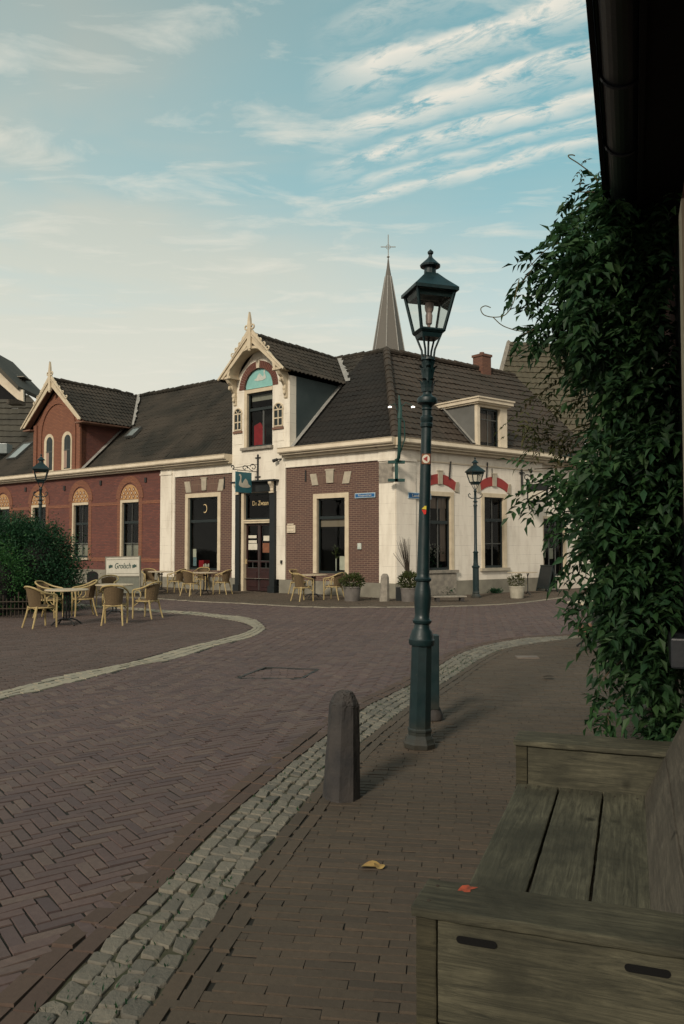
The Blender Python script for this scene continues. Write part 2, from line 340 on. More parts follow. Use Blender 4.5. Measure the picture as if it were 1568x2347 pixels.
# children are given world matrices F; keep each object's own world inverse for its children
def thing(name, label, cat, F=I4, group=None):
    o = bpy.data.objects.new(name, None); C.objects.link(o); o.matrix_basis = F; o.empty_display_size = .2
    PINV[o.name] = F.inverted(); return tag(o, label, cat, group)
def tag(o, label, cat, group=None):
    o['label'] = label; o['category'] = cat
    if group: o['group'] = group
    return o
def struct(o): o['kind'] = 'structure'; return o
def dup(o, F=None, label=None, group=None, parent=None):
    c = o.copy(); C.objects.link(c)
    if parent is not None: c.parent = parent
    if F is not None: c.matrix_basis = F
    if label: c['label'] = label
    if group: c['group'] = group
    for ch in list(o.children): dup(ch, parent=c)
    return c
def npmesh(name, V, Fq, m, parent=None, F=I4, smooth=False):
    me = bpy.data.meshes.new(name); V = np.asarray(V, dtype=np.float32); Fq = np.asarray(Fq, dtype=np.int32)
    me.vertices.add(len(V)); me.vertices.foreach_set('co', V.ravel())
    k = Fq.shape[1]; me.loops.add(Fq.size); me.loops.foreach_set('vertex_index', Fq.ravel())
    me.polygons.add(len(Fq)); me.polygons.foreach_set('loop_start', np.arange(0, Fq.size, k, dtype=np.int32)); me.polygons.foreach_set('loop_total', np.full(len(Fq), k, dtype=np.int32))
    me.materials.append(m); me.update(calc_edges=True); me.validate()
    me.polygons.foreach_set('use_smooth', [bool(smooth)]*len(me.polygons))
    return link(name, me, parent, F)
def text(name, s, size, m, parent, F, depth=.004, xs=1.0, align='CENTER', shear=0):
    cu = bpy.data.curves.new(name, 'FONT'); cu.body = s; cu.size = size; cu.extrude = depth; cu.align_x = align; cu.align_y = 'CENTER'; cu.shear = shear
    o = bpy.data.objects.new(name, cu); C.objects.link(o); dg = bpy.context.evaluated_depsgraph_get()
    me = bpy.data.meshes.new_from_object(o.evaluated_get(dg)); bpy.data.objects.remove(o)
    me.materials.clear(); me.materials.append(m); me.transform(Matrix.Diagonal((xs, 1, 1, 1)) )
    return link(name, me, parent, F)
def TF(F, x, y, z): return F @ Matrix.Translation((x, y, z)) @ Matrix.Rotation(PI/2, 4, 'X')   # text standing on a front facing -y
def V3(F, x, y, z): return F @ Vector((x, y, z))
def spline(pts, n=8):
    P = [np.array(p, float) for p in pts]; P = [2*P[0]-P[1]]+P+[2*P[-1]-P[-2]]; out = []
    for i in range(1, len(P)-2):
        for t in np.linspace(0, 1, n, endpoint=False):
            a, b, c, d = P[i-1:i+3]
            out.append(.5*((2*b)+(-a+c)*t+(2*a-5*b+4*c-d)*t*t+(-a+3*b-3*c+d)*t**3))
    out.append(P[-2]); return np.array(out)
def inpoly(P, poly):
    x, y = P[:,0], P[:,1]; r = np.zeros(len(P), bool); n = len(poly); j = n-1
    for i in range(n):
        xi, yi = poly[i]; xj, yj = poly[j]
        c = ((yi > y) != (yj > y)) & (x < (xj-xi)*(y-yi)/((yj-yi)+1e-12)+xi); r ^= c; j = i
    return r

# ------------------------------------------------------------------ paving: every stone is a small block of its own in one sheet
def und(x, y): return .012*np.sin(x*.9+.3*y)+.010*np.sin(y*.7-1.3*x+1)
def pavers(name, Q, m, z=0.0, gap=.004, jit=.0025, tilt=.02, dep=.018, wav=1.0, bev=.004, gu=1.0):
    """Q: (n,4,2) corner arrays"""
    Q = np.asarray(Q, float); n = len(Q); c = Q.mean(1, keepdims=True)
    Q = Q + rng.normal(0, jit, Q.shape)*.6 + rng.normal(0, jit, (n,1,2))
    d = Q-c; u = (Q[:,1]+Q[:,2]-Q[:,0]-Q[:,3]); u /= np.linalg.norm(u, axis=1, keepdims=True)+1e-9; v = (Q[:,3]+Q[:,2]-Q[:,0]-Q[:,1]); v /= np.linalg.norm(v, axis=1, keepdims=True)+1e-9
    su = np.array([1,-1,-1,1.])[None,:,None]; sv = np.array([1,1,-1,-1.])[None,:,None]; ins = su*u[:,None]*gu+sv*v[:,None]
    gv = gap*rng.uniform(.5, 1.6, (n,1,1)); base = Q+ins*gv; top = Q+ins*(gv+bev)
    zc = z+wav*und(c[:,:,0], c[:,:,1])+rng.normal(0, .0010, (n,1)); tx = rng.normal(0, tilt, (n,1)); ty = rng.normal(0, tilt, (n,1))
    zt = zc+d[:,:,0]*tx+d[:,:,1]*ty
    V = np.zeros((n, 8, 3)); V[:,:4,:2] = top; V[:,:4,2] = zt; V[:,4:,:2] = base; V[:,4:,2] = zt-dep
    f = np.array([(0,1,2,3),(0,4,5,1),(1,5,6,2),(2,6,7,3),(3,7,4,0)])
    Fq = (f[None]+np.arange(n)[:,None,None]*8).reshape(-1, 4)
    return npmesh(name, V.reshape(-1, 3), Fq, m)
def setts(name, Q, m, z=0.0, gap=.003, jit=.0062, dome=.002):
    Q = np.asarray(Q, float); n = len(Q); c = Q.mean(1, keepdims=True); Q = c+(Q-c)*rng.uniform(.97, 1.05, (n,1,1))+rng.normal(0, jit, Q.shape)
    out = []
    for i in range(4):
        a, b = Q[:,i], Q[:,(i+1) % 4]; k = rng.uniform(.06, .20, (n,1)); out += [a+(b-a)*k, b+(a-b)*rng.uniform(.06, .20, (n,1))]
    P = np.stack(out, 1)+rng.normal(0, jit*.4, (n,8,2)); c = P.mean(1, keepdims=True); d = P-c; ln = np.linalg.norm(d, axis=2, keepdims=True)
    def ring(g): return c+d*(1-g/np.maximum(ln, .01))
    zc = z+und(c[:,:,0], c[:,:,1])+rng.normal(0, .0016, (n,1)); tx = rng.normal(0, .03, (n,1)); ty = rng.normal(0, .03, (n,1)); tl = d[:,:,0]*tx+d[:,:,1]*ty
    V = np.zeros((n, 25, 3)); V[:,0,:2] = c[:,0]; V[:,0,2] = (zc+dome)[:,0]
    V[:,1:9,:2] = ring(gap+.010); V[:,1:9,2] = zc+tl+dome*.7+rng.normal(0, .0015, (n,8))
    V[:,9:17,:2] = ring(gap+.004); V[:,9:17,2] = zc+tl-.003; V[:,17:,:2] = ring(gap); V[:,17:,2] = zc-.016
    f = []
    for i in range(8):
        j = (i+1) % 8; f += [(0,1+i,1+j),(1+i,9+i,9+j),(1+i,9+j,1+j),(9+i,17+i,17+j),(9+i,17+j,9+j)]
    Fq = (np.array(f)[None]+np.arange(n)[:,None,None]*25).reshape(-1, 3)
    return npmesh(name, V.reshape(-1, 3), Fq, m)
def rot2(P, a): c, s = math.cos(a), math.sin(a); return P @ np.array([[c, s], [-s, c]])
def rects(x, y, w, h):
    return np.stack([np.stack([x, y], 1), np.stack([x+w, y], 1), np.stack([x+w, y+h], 1), np.stack([x, y+h], 1)], 1)
def herring(poly, ang, L=.21, W=.07):
    poly = np.array(poly); lo = poly.min(0)-1; hi = poly.max(0)+1; cen = (lo+hi)/2; rad = np.linalg.norm(hi-lo)/2+.5
    m = int(rad/W)+2; n = int(rad/L)+2
    k, j = np.meshgrid(np.arange(-2*m, 2*m), np.arange(-2*n, 2*n)); k = k.ravel(); j = j.ravel()
    hx = k*W+j*2*L; hy = k*W*1.0
    ok = (np.abs(hx) < rad) & (np.abs(hy) < rad); hx = hx[ok]; hy = hy[ok]
    A = rects(hx, hy, L, W); B = rects(hx+L, hy+W-L, W, L)
    Q = np.concatenate([A, B]); Q = rot2(Q.reshape(-1, 2), ang).reshape(-1, 4, 2)+cen
    return Q[inpoly(Q.mean(1), poly)]
def running(poly, ang, L=.21, W=.08):
    poly = np.array(poly); lo = poly.min(0)-1; hi = poly.max(0)+1; cen = (lo+hi)/2; rad = np.linalg.norm(hi-lo)/2+.5
    i, j = np.meshgrid(np.arange(-int(rad/L)-1, int(rad/L)+1), np.arange(-int(rad/W)-1, int(rad/W)+1)); i = i.ravel(); j = j.ravel()
    x = i*L+(j % 2)*L/2+rng.normal(0, .012, 4000)[j % 4000]; y = j*W
    Q = rects(x, y, L, W); Q = rot2(Q.reshape(-1, 2), ang).reshape(-1, 4, 2)+cen
    return Q[inpoly(Q.mean(1), poly)]
def arclen(P): return np.concatenate([[0], np.cumsum(np.linalg.norm(np.diff(P, axis=0), axis=1))])
def offset(P, d):
    t = np.gradient(P, axis=0); t /= np.linalg.norm(t, axis=1, keepdims=True); return P+np.stack([-t[:,1], t[:,0]], 1)*d
def courses(A, B, rows, L, jitL=0):
    """rows of stones filling the strip between polylines A and B (same sample count)"""
    s = arclen((A+B)/2); out = []
    for r in range(rows):
        n = int(s[-1]/L); e = np.linspace(0, s[-1], n+1)+(L/2 if r % 2 else 0)*0.9; e = np.clip(e, 0, s[-1])
        if jitL: e[1:-1] += rng.normal(0, jitL, n-1)
        def at(w, e):
            P = A+(B-A)*w; return np.stack([np.interp(e, s, P[:,0]), np.interp(e, s, P[:,1])], 1)
        a = at(r/rows, e); b = at((r+1)/rows, e)
        out.append(np.stack([a[:-1], a[1:], b[1:], b[:-1]], 1))
    return np.concatenate(out)
def gp(L): return [tuple(G(x, y)[:2]) for x, y in L]
kl = gp([(53,2346),(263,2130),(373,2029),(517,1880),(687,1736),(833,1626),(938,1570),(1060,1496),(1183,1467),(1344,1456)])
kr = gp([(316,2346),(421,2196),(539,2034),(687,1854),(746,1782),(828,1703),(938,1616),(1014,1565),(1110,1505),(1183,1482),(1350,1461)])
kl = [(-1.75,-1.0),(-1.40,1.0)]+kl+[(6.4,15.7),(9,16.3)]; kr = [(-1.2,-1.0),(-.98,1.0)]+kr+[(6.4,15.25),(9,15.85)]
def resample(P, n):
    P = np.array(P); s = arclen(P); e = np.linspace(0, s[-1], n); return np.stack([np.interp(e, s, P[:,0]), np.interp(e, s, P[:,1])], 1)
KL = resample(spline(kl), 160); KR = resample(spline(kr), 160)
# ground sheet reaching the horizon
struct(MB().quad((-300,-120,-.05),(300,-120,-.05),(300,500,-.05),(-300,500,-.05)).build('ground', M['joint']))
def bed(name, poly_test, m, dz, x0, x1, y0, y1, st=.12, excl=None):
    xs = np.arange(x0, x1, st); ys = np.arange(y0, y1, st); X, Y = np.meshgrid(xs, ys); Z = und(X, Y)+dz+.0015*np.sin(X*31)*np.sin(Y*27)
    V = np.stack([X.ravel(), Y.ravel(), Z.ravel()], 1); nx = len(xs); i, j = np.meshgrid(np.arange(nx-1), np.arange(len(ys)-1)); b = (j*nx+i).ravel()
    Fq = np.stack([b, b+1, b+nx+1, b+nx], 1); cen = V[Fq].mean(1)[:,:2]
    if poly_test is not None: Fq = Fq[inpoly(cen, poly_test)]
    if excl is not None: Fq = Fq[~inpoly(V[Fq].mean(1)[:,:2], excl)]
    return npmesh(name, V, Fq, m, None, smooth=True)
BAND = [tuple(p) for p in offset(KL, .03)]+[tuple(p) for p in offset(KR, -.03)[::-1]]
struct(bed('joint_sand', None, M['joint'], -.0065, -22, 14, -1, 33, .10, BAND))
struct(bed('moss_bed', [tuple(p) for p in offset(KL, .12)]+[tuple(p) for p in offset(KR, -.12)[::-1]], M['moss'], -.0080, -2, 10, -1, 17, .03))
struct(setts('gutter_band', courses(KL, KR, 4, .112, .018), M['sett'], z=.002))
L1 = offset(KL, .10); L2 = offset(KL, .205)
struct(pavers('road_edging', np.concatenate([courses(KL+0, L1, 1, .21), courses(L1, L2, 1, .21)]), M['paver_edge'], z=.003, gap=.003))
R1 = offset(KR, -.085); R2 = offset(KR, -.17)
struct(pavers('path_edging', np.concatenate([courses(R1, KR, 1, .21), courses(R2, R1, 1, .21)]), M['paver_path'], z=.003, gap=.003))
# terrace island on the left, edged by a pale band
to = gp([(-180,1650),(0,1600),(102,1579),(234,1547),(329,1524),(402,1512),(493,1483),(573,1463),(604,1446),(606,1436),(573,1415),(480,1406),(375,1400),(290,1392),(150,1384),(0,1378)])
ti = gp([(-180,1632),(0,1585),(117,1554),(248,1530),(329,1513),(420,1488),(511,1466),(559,1452),(577,1443),(578,1437),(548,1424),(470,1412),(375,1406),(290,1397),(150,1388),(0,1382)])
TO = resample(spline(to), 200); TI = resample(spline(ti), 200)
struct(pavers('terrace_kerb', courses(TO, TI, 3, .20, .01), M['kerb_light'], z=.006, gap=.005, tilt=.03))
struct(pavers('terrace_paving', running([tuple(p) for p in offset(TI, .02)]+[(-22,26),(-22,9)], R(38), .21, .08), M['paver_terrace'], z=.0, gap=.004))
cl = gp([(200,1368),(366,1374),(530,1382),(580,1385),(720,1391),(871,1394),(930,1394),(1000,1392),(1180,1382),(1300,1370),(1390,1360)])
CLn = resample(spline(cl), 120)
struct(pavers('pavement_kerb', courses(CLn, offset(CLn, .11), 1, .5), M['kerb_light'], z=.012, gap=.004))
far = [tuple(V3(FR, 14, .3, 0)[:2]), tuple(V3(FL, 0, .3, 0)[:2]), tuple(V3(FL, -30, .3, 0)[:2])]
struct(pavers('cafe_pavement', running([tuple(p) for p in offset(CLn, .11)]+[(12.5,29)]+far+[(-20,33)], R(-12), .21, .08), M['paver_path'], z=.006))
roadpoly = [tuple(p) for p in offset(KL, .12)]+[(12,17),(12,27)]+[tuple(p) for p in CLn[::-1]]+[(-20,31)]+[tuple(p) for p in TO[::-1]]+[(-9,5),(-7,-1)]
rq = herring(roadpoly, R(36)); cc = rq.mean(1)
vis = (cc[:,1] > 1.2) & (np.abs(cc[:,0]) < .52*cc[:,1]+1.6); rq = rq[vis]
cover = gp([(545,1556),(608,1531),(729,1536),(690,1558)])
rq = rq[~inpoly(rq.mean(1), cover)]
struct(pavers('road', rq, M['paver_road'], z=.0, gap=.0030, tilt=.016, bev=.003))
pathpoly = [tuple(p) for p in offset(KR, -.10)]+[(9,14),(4.2,8.0),(2.4,2.0),(1.2,-1)]
struct(pavers('footpath', running(pathpoly, R(-8), .20, .066), M['paver_path'], z=.0, gap=.0030, tilt=.014, bev=.003, gu=.3, jit=.0011))
pc = np.array(cover); pcc = pc.mean(0)
n_ = 2600; kk = rng.integers(2, 155, n_); ww_ = rng.choice([0,.25,.5,.75,1.], n_)+rng.normal(0, .02, n_); pt_ = KL[kk]+(KR-KL)[kk]*ww_[:,None]+rng.normal(0, .03, (n_, 2))
cl_ok = np.sin(pt_[:,0]*5+1)*np.sin(pt_[:,1]*3.1) > -.15; pt_ = pt_[cl_ok]; n_ = len(pt_); GR = (np.concatenate([pt_, np.full((n_,1), -.006)], 1), np.stack([rng.normal(0,.5,n_), rng.normal(0,.5,n_), np.ones(n_)], 1), rng.uniform(.012,.034,n_))
t = thing('manhole_cover', 'rectangular paver filled cover with dark steel rim in the road', 'manhole cover', Matrix.Translation((pcc[0], pcc[1], 0)))
mb = MB()
for i in range(4):
    a, b = pc[i], pc[(i+1) % 4]; dn = (b-a)/np.linalg.norm(b-a); nn = np.array([-dn[1], dn[0]])*.02
    mb.prismz([a-nn, b-nn, b+nn, a+nn], -.02, .014)
mb.build('rim', M['black_iron'], t)
pavers('lid', running([tuple(pcc+(p-pcc)*.93) for p in pc], R(4), .21, .07), M['paver_road'], z=.0, gap=.003)
ld = C.objects[-1]; ld.parent = t; ld.matrix_parent_inverse = PINV[t.name]
p0 = G(1208, 1507)
tag(MB().box(-.16,.16,-.10,.10,-.02,.016).build('drain_plate', M['concrete'], None, Matrix.Translation(p0)), 'small pale concrete plate let into the brick footpath beyond the tall lamp', 'drain plate')
# fallen leaves
def fallen(name, px, py, sz, ang, m, label):
    p = G(px, py); mb = MB()
    pr = [(.62*math.cos(a)*(1-.25*math.sin(a)), .42*math.sin(a)) for a in np.linspace(0, 2*PI, 14, endpoint=False)]
    vs = [(0,0,.012)]+[(a*sz, b*sz, .016+.007*math.sin(i*.9)+.01*abs(b)) for i, (a, b) in enumerate(pr)]
    mb.add(vs, [(0, i+1, (i+1) % len(pr)+1) for i in range(len(pr))])
    return tag(mb.build(name, m, None, Matrix.Translation(p) @ Matrix.Rotation(ang, 4, 'Z')), label, 'leaf')
fallen('fallen_leaf', 849, 1990, .085, .4, M['yellow_leaf'], 'larger yellow fallen leaf on the footpath between stone bollard and bench')
fallen('fallen_leaf', 869, 1992, .06, 2.0, M['yellow_leaf'], 'smaller curled yellow fallen leaf lying against the right side of the larger one')
fallen('fallen_leaf', 1256, 1553, .12, .2, M['twig_dark'], 'dark fallen leaf on the footpath just in front of the small pale drain plate')

# ------------------------------------------------------------------ roofs
def tiles(name, m, parent, O, U, Vv, ul, vl, clips=(), tw=.21, th=.30, amp=.022, lip=.028, sub=5, sag=.0):
    O, U, Vv = Vector(O), Vector(U).normalized(), Vector(Vv).normalized(); W = U.cross(Vv).normalized()
    if W.z < 0: W = -W
    nu = int(ul/tw*sub)+1; nv = int(math.ceil(vl/th)); us = np.linspace(0, ul, nu+1)
    prof = amp*(np.sin(us*2*PI/tw)+.35*np.sin(us*4*PI/tw+.8)); ti_ = np.floor(us/tw).astype(int)
    Vs = []; Fs = []; k = 0; n1 = nu+1
    for r in range(nv):
        v0 = r*th-.02; v1 = min((r+1)*th, vl); jr = rng.normal(0, .006, ti_.max()+2)[ti_]; jv = rng.normal(0, .010, ti_.max()+2)[ti_]
        sg = -sag*np.sin(PI*us/ul)
        for (v, h) in ((v0+jv*1.0, lip*0), (v0+jv, lip), (np.full(n1, v1), 0.0)):
            hh = (prof if h != 0 or True else 0)+h+jr*(1 if h else 0)+sg+.012*np.sin(us*1.3+r*.5)
            if h == 0 and v is not None and np.ndim(v) and r*th-.02 <= v[0] < v1-.1: hh = hh-.004
            P = np.array(O)[None]+us[:,None]*np.array(U)[None]+np.asarray(v)[:,None]*np.array(Vv)[None]+hh[:,None]*np.array(W)[None]
            Vs.append(P)
        i = np.arange(nu)
        for a in (0, 1):
            b0 = k+a*n1; Fs.append(np.stack([b0+i, b0+i+1, b0+n1+i+1, b0+n1+i], 1))
        k += 3*n1
    V = np.concatenate(Vs); Fq = np.concatenate(Fs)
    o = npmesh(name, V, Fq, m, parent)
    if clips:
        bm = bmesh.new(); bm.from_mesh(o.data)
        for co, no in clips: bmesh.ops.bisect_plane(bm, geom=bm.verts[:]+bm.edges[:]+bm.faces[:], plane_co=co, plane_no=no, clear_outer=True)
        bm.to_mesh(o.data); bm.free()
    return o
def caps(name, m, parent, p0, p1, r=.12, step=.36, n=8):
    p0, p1 = Vector(p0), Vector(p1); L = (p1-p0).length; d = (p1-p0)/L; k = max(1, int(L/step)); mb = MB()
    for i in range(k):
        a = p0+d*(L*i/k); b = p0+d*(L*(i+1)/k+.04); j = Vector((0,0,random.gauss(0,.012)))
        mb.tube([a+j, b+j-Vector((0,0,.015))], [r, r*.86], n)
    return mb.build(name, m, parent, smooth=True)

ZE = 5.0; SL = .948; YR = 4.4; ZR = ZE+SL*YR
def rz(y): return ZE+SL*y
def wallgrid(mb, x0, x1, z0, z1, ops, y=0.0, dep=.16):
    """front sheet at y with rectangular openings and their reveals"""
    xs = sorted({x0, x1, *[o[0] for o in ops], *[o[1] for o in ops]}); zs = sorted({z0, z1, *[o[2] for o in ops], *[o[3] for o in ops]})
    for i in range(len(xs)-1):
        for j in range(len(zs)-1):
            a, b, c, d = xs[i], xs[i+1], zs[j], zs[j+1]
            if a < x0-1e-6 or b > x1+1e-6 or c < z0-1e-6 or d > z1+1e-6: continue
            if any(o[0] <= (a+b)/2 <= o[1] and o[2] <= (c+d)/2 <= o[3] for o in ops): continue
            mb.quad((a,y,c),(b,y,c),(b,y,d),(a,y,d))
    for a, b, c, d in ops:
        e = y+dep
        mb.quad((a,y,c),(a,y,d),(a,e,d),(a,e,c)); mb.quad((b,y,c),(b,e,c),(b,e,d),(b,y,d))
        mb.quad((a,y,c),(a,e,c),(b,e,c),(b,y,c)); mb.quad((a,y,d),(b,y,d),(b,e,d),(a,e,d))
    return mb
def bx(name, m, parent, F, *b): return MB().box(*b).build(name, m, parent, F)
def rectL(F, x0, x1, yt, yb, off=0):
    xm = (x0+x1)/2
    return hit(F, x0, (yt+yb)/2, off)[0], hit(F, x1, (yt+yb)/2, off)[0], hit(F, xm, yb, off)[1], hit(F, xm, yt, off)[1]
def window(parent, F, x0, x1, z0, z1, fw=.10, fm='cream_trim', sides='lrt', tr=None, vb=0, hb=(), sm='sash_dark', mm='muntin', y=0.0, glass_y=.12, label=None, depth=1.2, sill=None):
    """frame in the opening x0..x1 (outer), sash, pane, dark room behind"""
    mb = MB(); xa = x0+(fw if 'l' in sides else .02); xb = x1-(fw if 'r' in sides else .02); zt = z1-(fw if 't' in sides else .02)
    if 'l' in sides: mb.box(x0, xa, y-.025, y+.13, z0, z1)
    if 'r' in sides: mb.box(xb, x1, y-.025, y+.13, z0, z1)
    if 't' in sides: mb.box(xa+.001, xb-.001, y-.022, y+.128, zt, z1)
    if not mb.v: mb.box(x0, x1, y+.03, y+.1, z0, z0+.04)
    w = mb.build('window', M[fm], parent, F)
    if label: w['label'] = label
    g = MB(); s = .055; ya, yb = y+glass_y-.04, y+glass_y+.02
    g.box(xa, xa+s, ya, yb, z0, zt); g.box(xb-s, xb, ya, yb, z0, zt); g.box(xa+s, xb-s, ya+.001, yb-.001, z0, z0+.08); g.box(xa+s, xb-s, ya+.001, yb-.001, zt-s, zt)
    if tr: g.box(xa+s, xb-s, ya-.02, yb-.002, tr-.05, tr+.05)
    g.build('sash', M[sm], w, F)
    if vb or hb:
        g = MB()
        for k in range(vb): xm = xa+s+(xb-xa-2*s)*(k+1)/(vb+1); g.box(xm-.014, xm+.014, ya+.008, yb-.008, z0+.08, zt-s)
        for h in hb: g.box(xa+s, xb-s, ya+.01, yb-.01, h-.016, h+.016)
        g.build('glazing_bar', M[mm], w, F)
    MB().quad((xa+s,y+glass_y,z0+.08),(xb-s,y+glass_y,z0+.08),(xb-s,y+glass_y,zt-s),(xa+s,y+glass_y,zt-s)).build('pane', M['glass'], w, F)
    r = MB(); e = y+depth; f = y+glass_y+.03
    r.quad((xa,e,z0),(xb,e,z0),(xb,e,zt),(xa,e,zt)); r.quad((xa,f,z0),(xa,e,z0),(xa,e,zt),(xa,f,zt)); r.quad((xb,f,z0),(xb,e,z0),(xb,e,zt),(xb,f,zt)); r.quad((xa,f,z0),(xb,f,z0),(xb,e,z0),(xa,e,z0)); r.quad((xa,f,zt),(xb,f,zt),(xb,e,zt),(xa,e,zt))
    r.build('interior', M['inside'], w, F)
    if sill: MB().box(x0-.08, x1+.08, y-.10, y+.05, z0-.10, z0).build('sill', M[sill], w, F)
    return w, (xa+s, xb-s, z0+.08, zt-s)
def sheet(name, m, parent, F, x0, x1, z0, z1, y): return MB().box(x0, x1, y, y+.006, z0, z1).build(name, m, parent, F)

# ================================================================== THE CAFE
TP = 11.42                                             # where the red house begins (metres left of the corner)
cafe = thing('cafe_building', 'corner cafe with white and brown brick walls and an ornate white gable', 'building', FL)
lx = lambda px, py=1200, off=0: hit(FL, px, py, off)[0]
lz = lambda px, py, off=0: hit(FL, px, py, off)[1]
ZP = .47                                              # plinth top
xP0, xP1, xB0 = -TP, lx(396), lx(402)
xD0, xD1 = lx(533), lx(656)                             # white door bay
xD2 = lx(665)
xC = lx(871)
w1 = rectL(FL, 425, 506, 1130, 1309); w2 = rectL(FL, 718.5, 800, 1130.5, 1318)
w1 = (w1[0], w1[1], .72, w1[3]); w2 = (w2[0], w2[1], .72, w2[3])
ZB1, ZB2 = lz(470, 1087), lz(760, 1062)
wallgrid(MB(), xB0, xD0, ZP, ZB1, [w1]).build('wall', M['brown_brick'], cafe, FL)['label'] = 'brown brick wall left of the door'
wallgrid(MB(), xD1, xC, ZP, ZB2, [w2]).build('wall', M['brown_brick'], cafe, FL)['label'] = 'brown brick wall right of the door'
door = rectL(FL, 560, 624, 1130, 1200); dx0, dx1 = door[0], door[1]; dz1 = lz(592, 1129)
dw = rectL(FL, 561, 626, 888, 1024)                    # upper window in the gable
dcx = -5.9; hw = 1.435
arch_c = (lx(594, 885), lz(594, 889))
mb = MB()
wallgrid(mb, xD0, xD1, ZP, lz(594, 1045), [(dx0-.03, dx1+.13, .0+ZP, dz1)], y=-.03, dep=.2)
wallgrid(mb, xD0-.001, xD2, lz(594, 1045), 7.55, [(dw[0], dw[1], dw[2], arch_c[1]+.02)], y=-.03, dep=.2)
# gable head with round-arched recess
ax, az = arch_c; ar = (lx(626, 870)-lx(561, 870))/2
gp_ = [(dcx-hw, 7.55)]; apex = (dcx, 8.95)
outer = [(dcx+hw, 7.55), (dcx+hw, 7.62), apex, (dcx-hw, 7.62), (dcx-hw, 7.55)]
def gable_face(mb, outer, cx, cz, r, y, n=18):
    # fan between arc and outline above cz
    arc = [(cx+r*math.cos(PI*i/n), cz+r*math.sin(PI*i/n)) for i in range(n+1)]
    def edge(a):
        d = (math.cos(a), math.sin(a)); best = None
        for i in range(len(outer)-1):
            (x1, z1), (x2, z2) = outer[i], outer[i+1]; ex, ez = x2-x1, z2-z1; den = d[0]*ez-d[1]*ex
            if abs(den) < 1e-9: continue
            t = ((x1-cx)*ez-(z1-cz)*ex)/den; u = ((x1-cx)*d[1]-(z1-cz)*d[0])/den
            if t > 0 and -1e-6 <= u <= 1+1e-6 and (best is None or t < best): best = t
        return (cx+d[0]*best, cz+d[1]*best)
    out = [edge(PI*i/n) for i in range(n+1)]
    for i in range(n): mb.quad((arc[i][0],y,arc[i][1]),(out[i][0],y,out[i][1]),(out[i+1][0],y,out[i+1][1]),(arc[i+1][0],y,arc[i+1][1]))
mb2 = MB()
gable_face(mb2, [(dcx+hw, az), (dcx+hw, 7.62), apex, (dcx-hw, 7.62), (dcx-hw, az)], ax, az, ar*1.0, -.03, 24)
mb.f = mb.f; 
# remove the plain rectangle zone above az: rebuild wall up to az only
mb = MB()
wallgrid(mb, xD0, xD1, ZP, lz(594, 1045), [(dx0-.03, dx1+.13, ZP, dz1)], y=-.03, dep=.2)
wallgrid(mb, xD0-.001, xD2, lz(594, 1045), az, [(dw[0], dw[1], dw[2], az)], y=-.03, dep=.2)
mb.add(mb2.v, mb2.f)
mb.box(xD0-.001, xD0+.12, -.02, .3, lz(594,1045), az); mb.box(xD2-.12, xD2+.0, -.02, .3, lz(594,1045), 7.6)
mb.build('wall', M['white_wall'], cafe, FL)['label'] = 'white painted door bay rising into the gable'
# frieze, pilasters, corner
MB().box(xP1, xD0-.002, -.035, .1, ZB1, 4.82).build('frieze', M['white_wall'], cafe, FL)
mb = MB(); mb.box(xD1+.002, .0, -.035, .1, ZB2, 4.82)
mb.box(xD1-.06, xD1-.002, -.05, .05, ZP, 4.5); mb.box(xD1, xC, -.055, .02, ZB2-.03, ZB2+.02); mb.box(xB0, xD0, -.055, .02, ZB1-.03, ZB1+.02)
mb.build('frieze', M['white_wall'], cafe, FL)
mb = MB(); mb.box(xP0, xP1, -.07, .1, .42, 4.45); mb.box(xP0-.02, xP1+.02, -.10, .1, 4.45, 4.53); mb.box(xP0, xP1, -.072, .1, 4.53, 4.83); mb.box(xP1, xB0, -.045, .1, .42, 4.82)
mb.build('pilaster', M['white_wall'], cafe, FL)
mb = MB(); mb.box(xC, .02, -.05, .15, ZP, 4.32); mb.box(xC-.02, .05, -.085, .15, 4.32, 4.40); mb.box(xC, .03, -.06, .15, 4.40, 4.83)
mb.build('pilaster', M['white_wall'], cafe, FL)
rx = lambda px, py=1200, off=0: hit(FR, px, py, off)[0]
rzz = lambda px, py, off=0: hit(FR, px, py, off)[1]
mb = MB(); mb.box(-.02, rx(951), -.05, .15, ZP, 4.32); mb.box(-.05, rx(951)+.03, -.087, .15, 4.32, 4.40); mb.box(-.03, rx(951), -.062, .15, 4.40, 4.83)
mb.build('pilaster', M['white_side'], cafe, FR)
# worn bare patch on the pilaster head
sheet('bare_patch', M['stone_grey'], cafe, FL, xC+.01, -.05, 3.62, 4.28, -.062)
# plinths
for b_ in ((xB0, dx0-.38, -.05, .1, -.03, ZP), (dx1+.40, .03, -.065, .1, -.03, ZP), (xP0, xB0, -.08, .1, -.03, .42)): MB().box(*b_).build('plinth', M['plinth'], cafe, FL)
XR = 7.25
mb = MB(); mb.box(-.03, XR, -.065, .1, -.03, ZP+.02); mb.build('plinth', M['plinth'], cafe, FR)
# side front
r1 = rectL(FR, 978, 1041, 1127, 1309); r2 = rectL(FR, 1103.5, 1161, 1131, 1303)
r1 = (r2[0]-(rx(1161)-rx(1040)), rx(1040), .85, r1[3]); r2 = (r2[0], r2[1], .88, r2[3])
wallgrid(MB(), 0, XR, ZP, 4.83, [r1, r2]).build('wall', M['white_side'], cafe, FR)['label'] = 'long white side wall'
MB().box(0, XR, -.03, .02, 4.36, 4.40).build('moulding', M['white_trim'], cafe, FR)
MB().quad((XR,0,0),(XR,6,0),(XR,6,5),(XR,0,5)).build('end_wall', M['white_side'], cafe, FR)
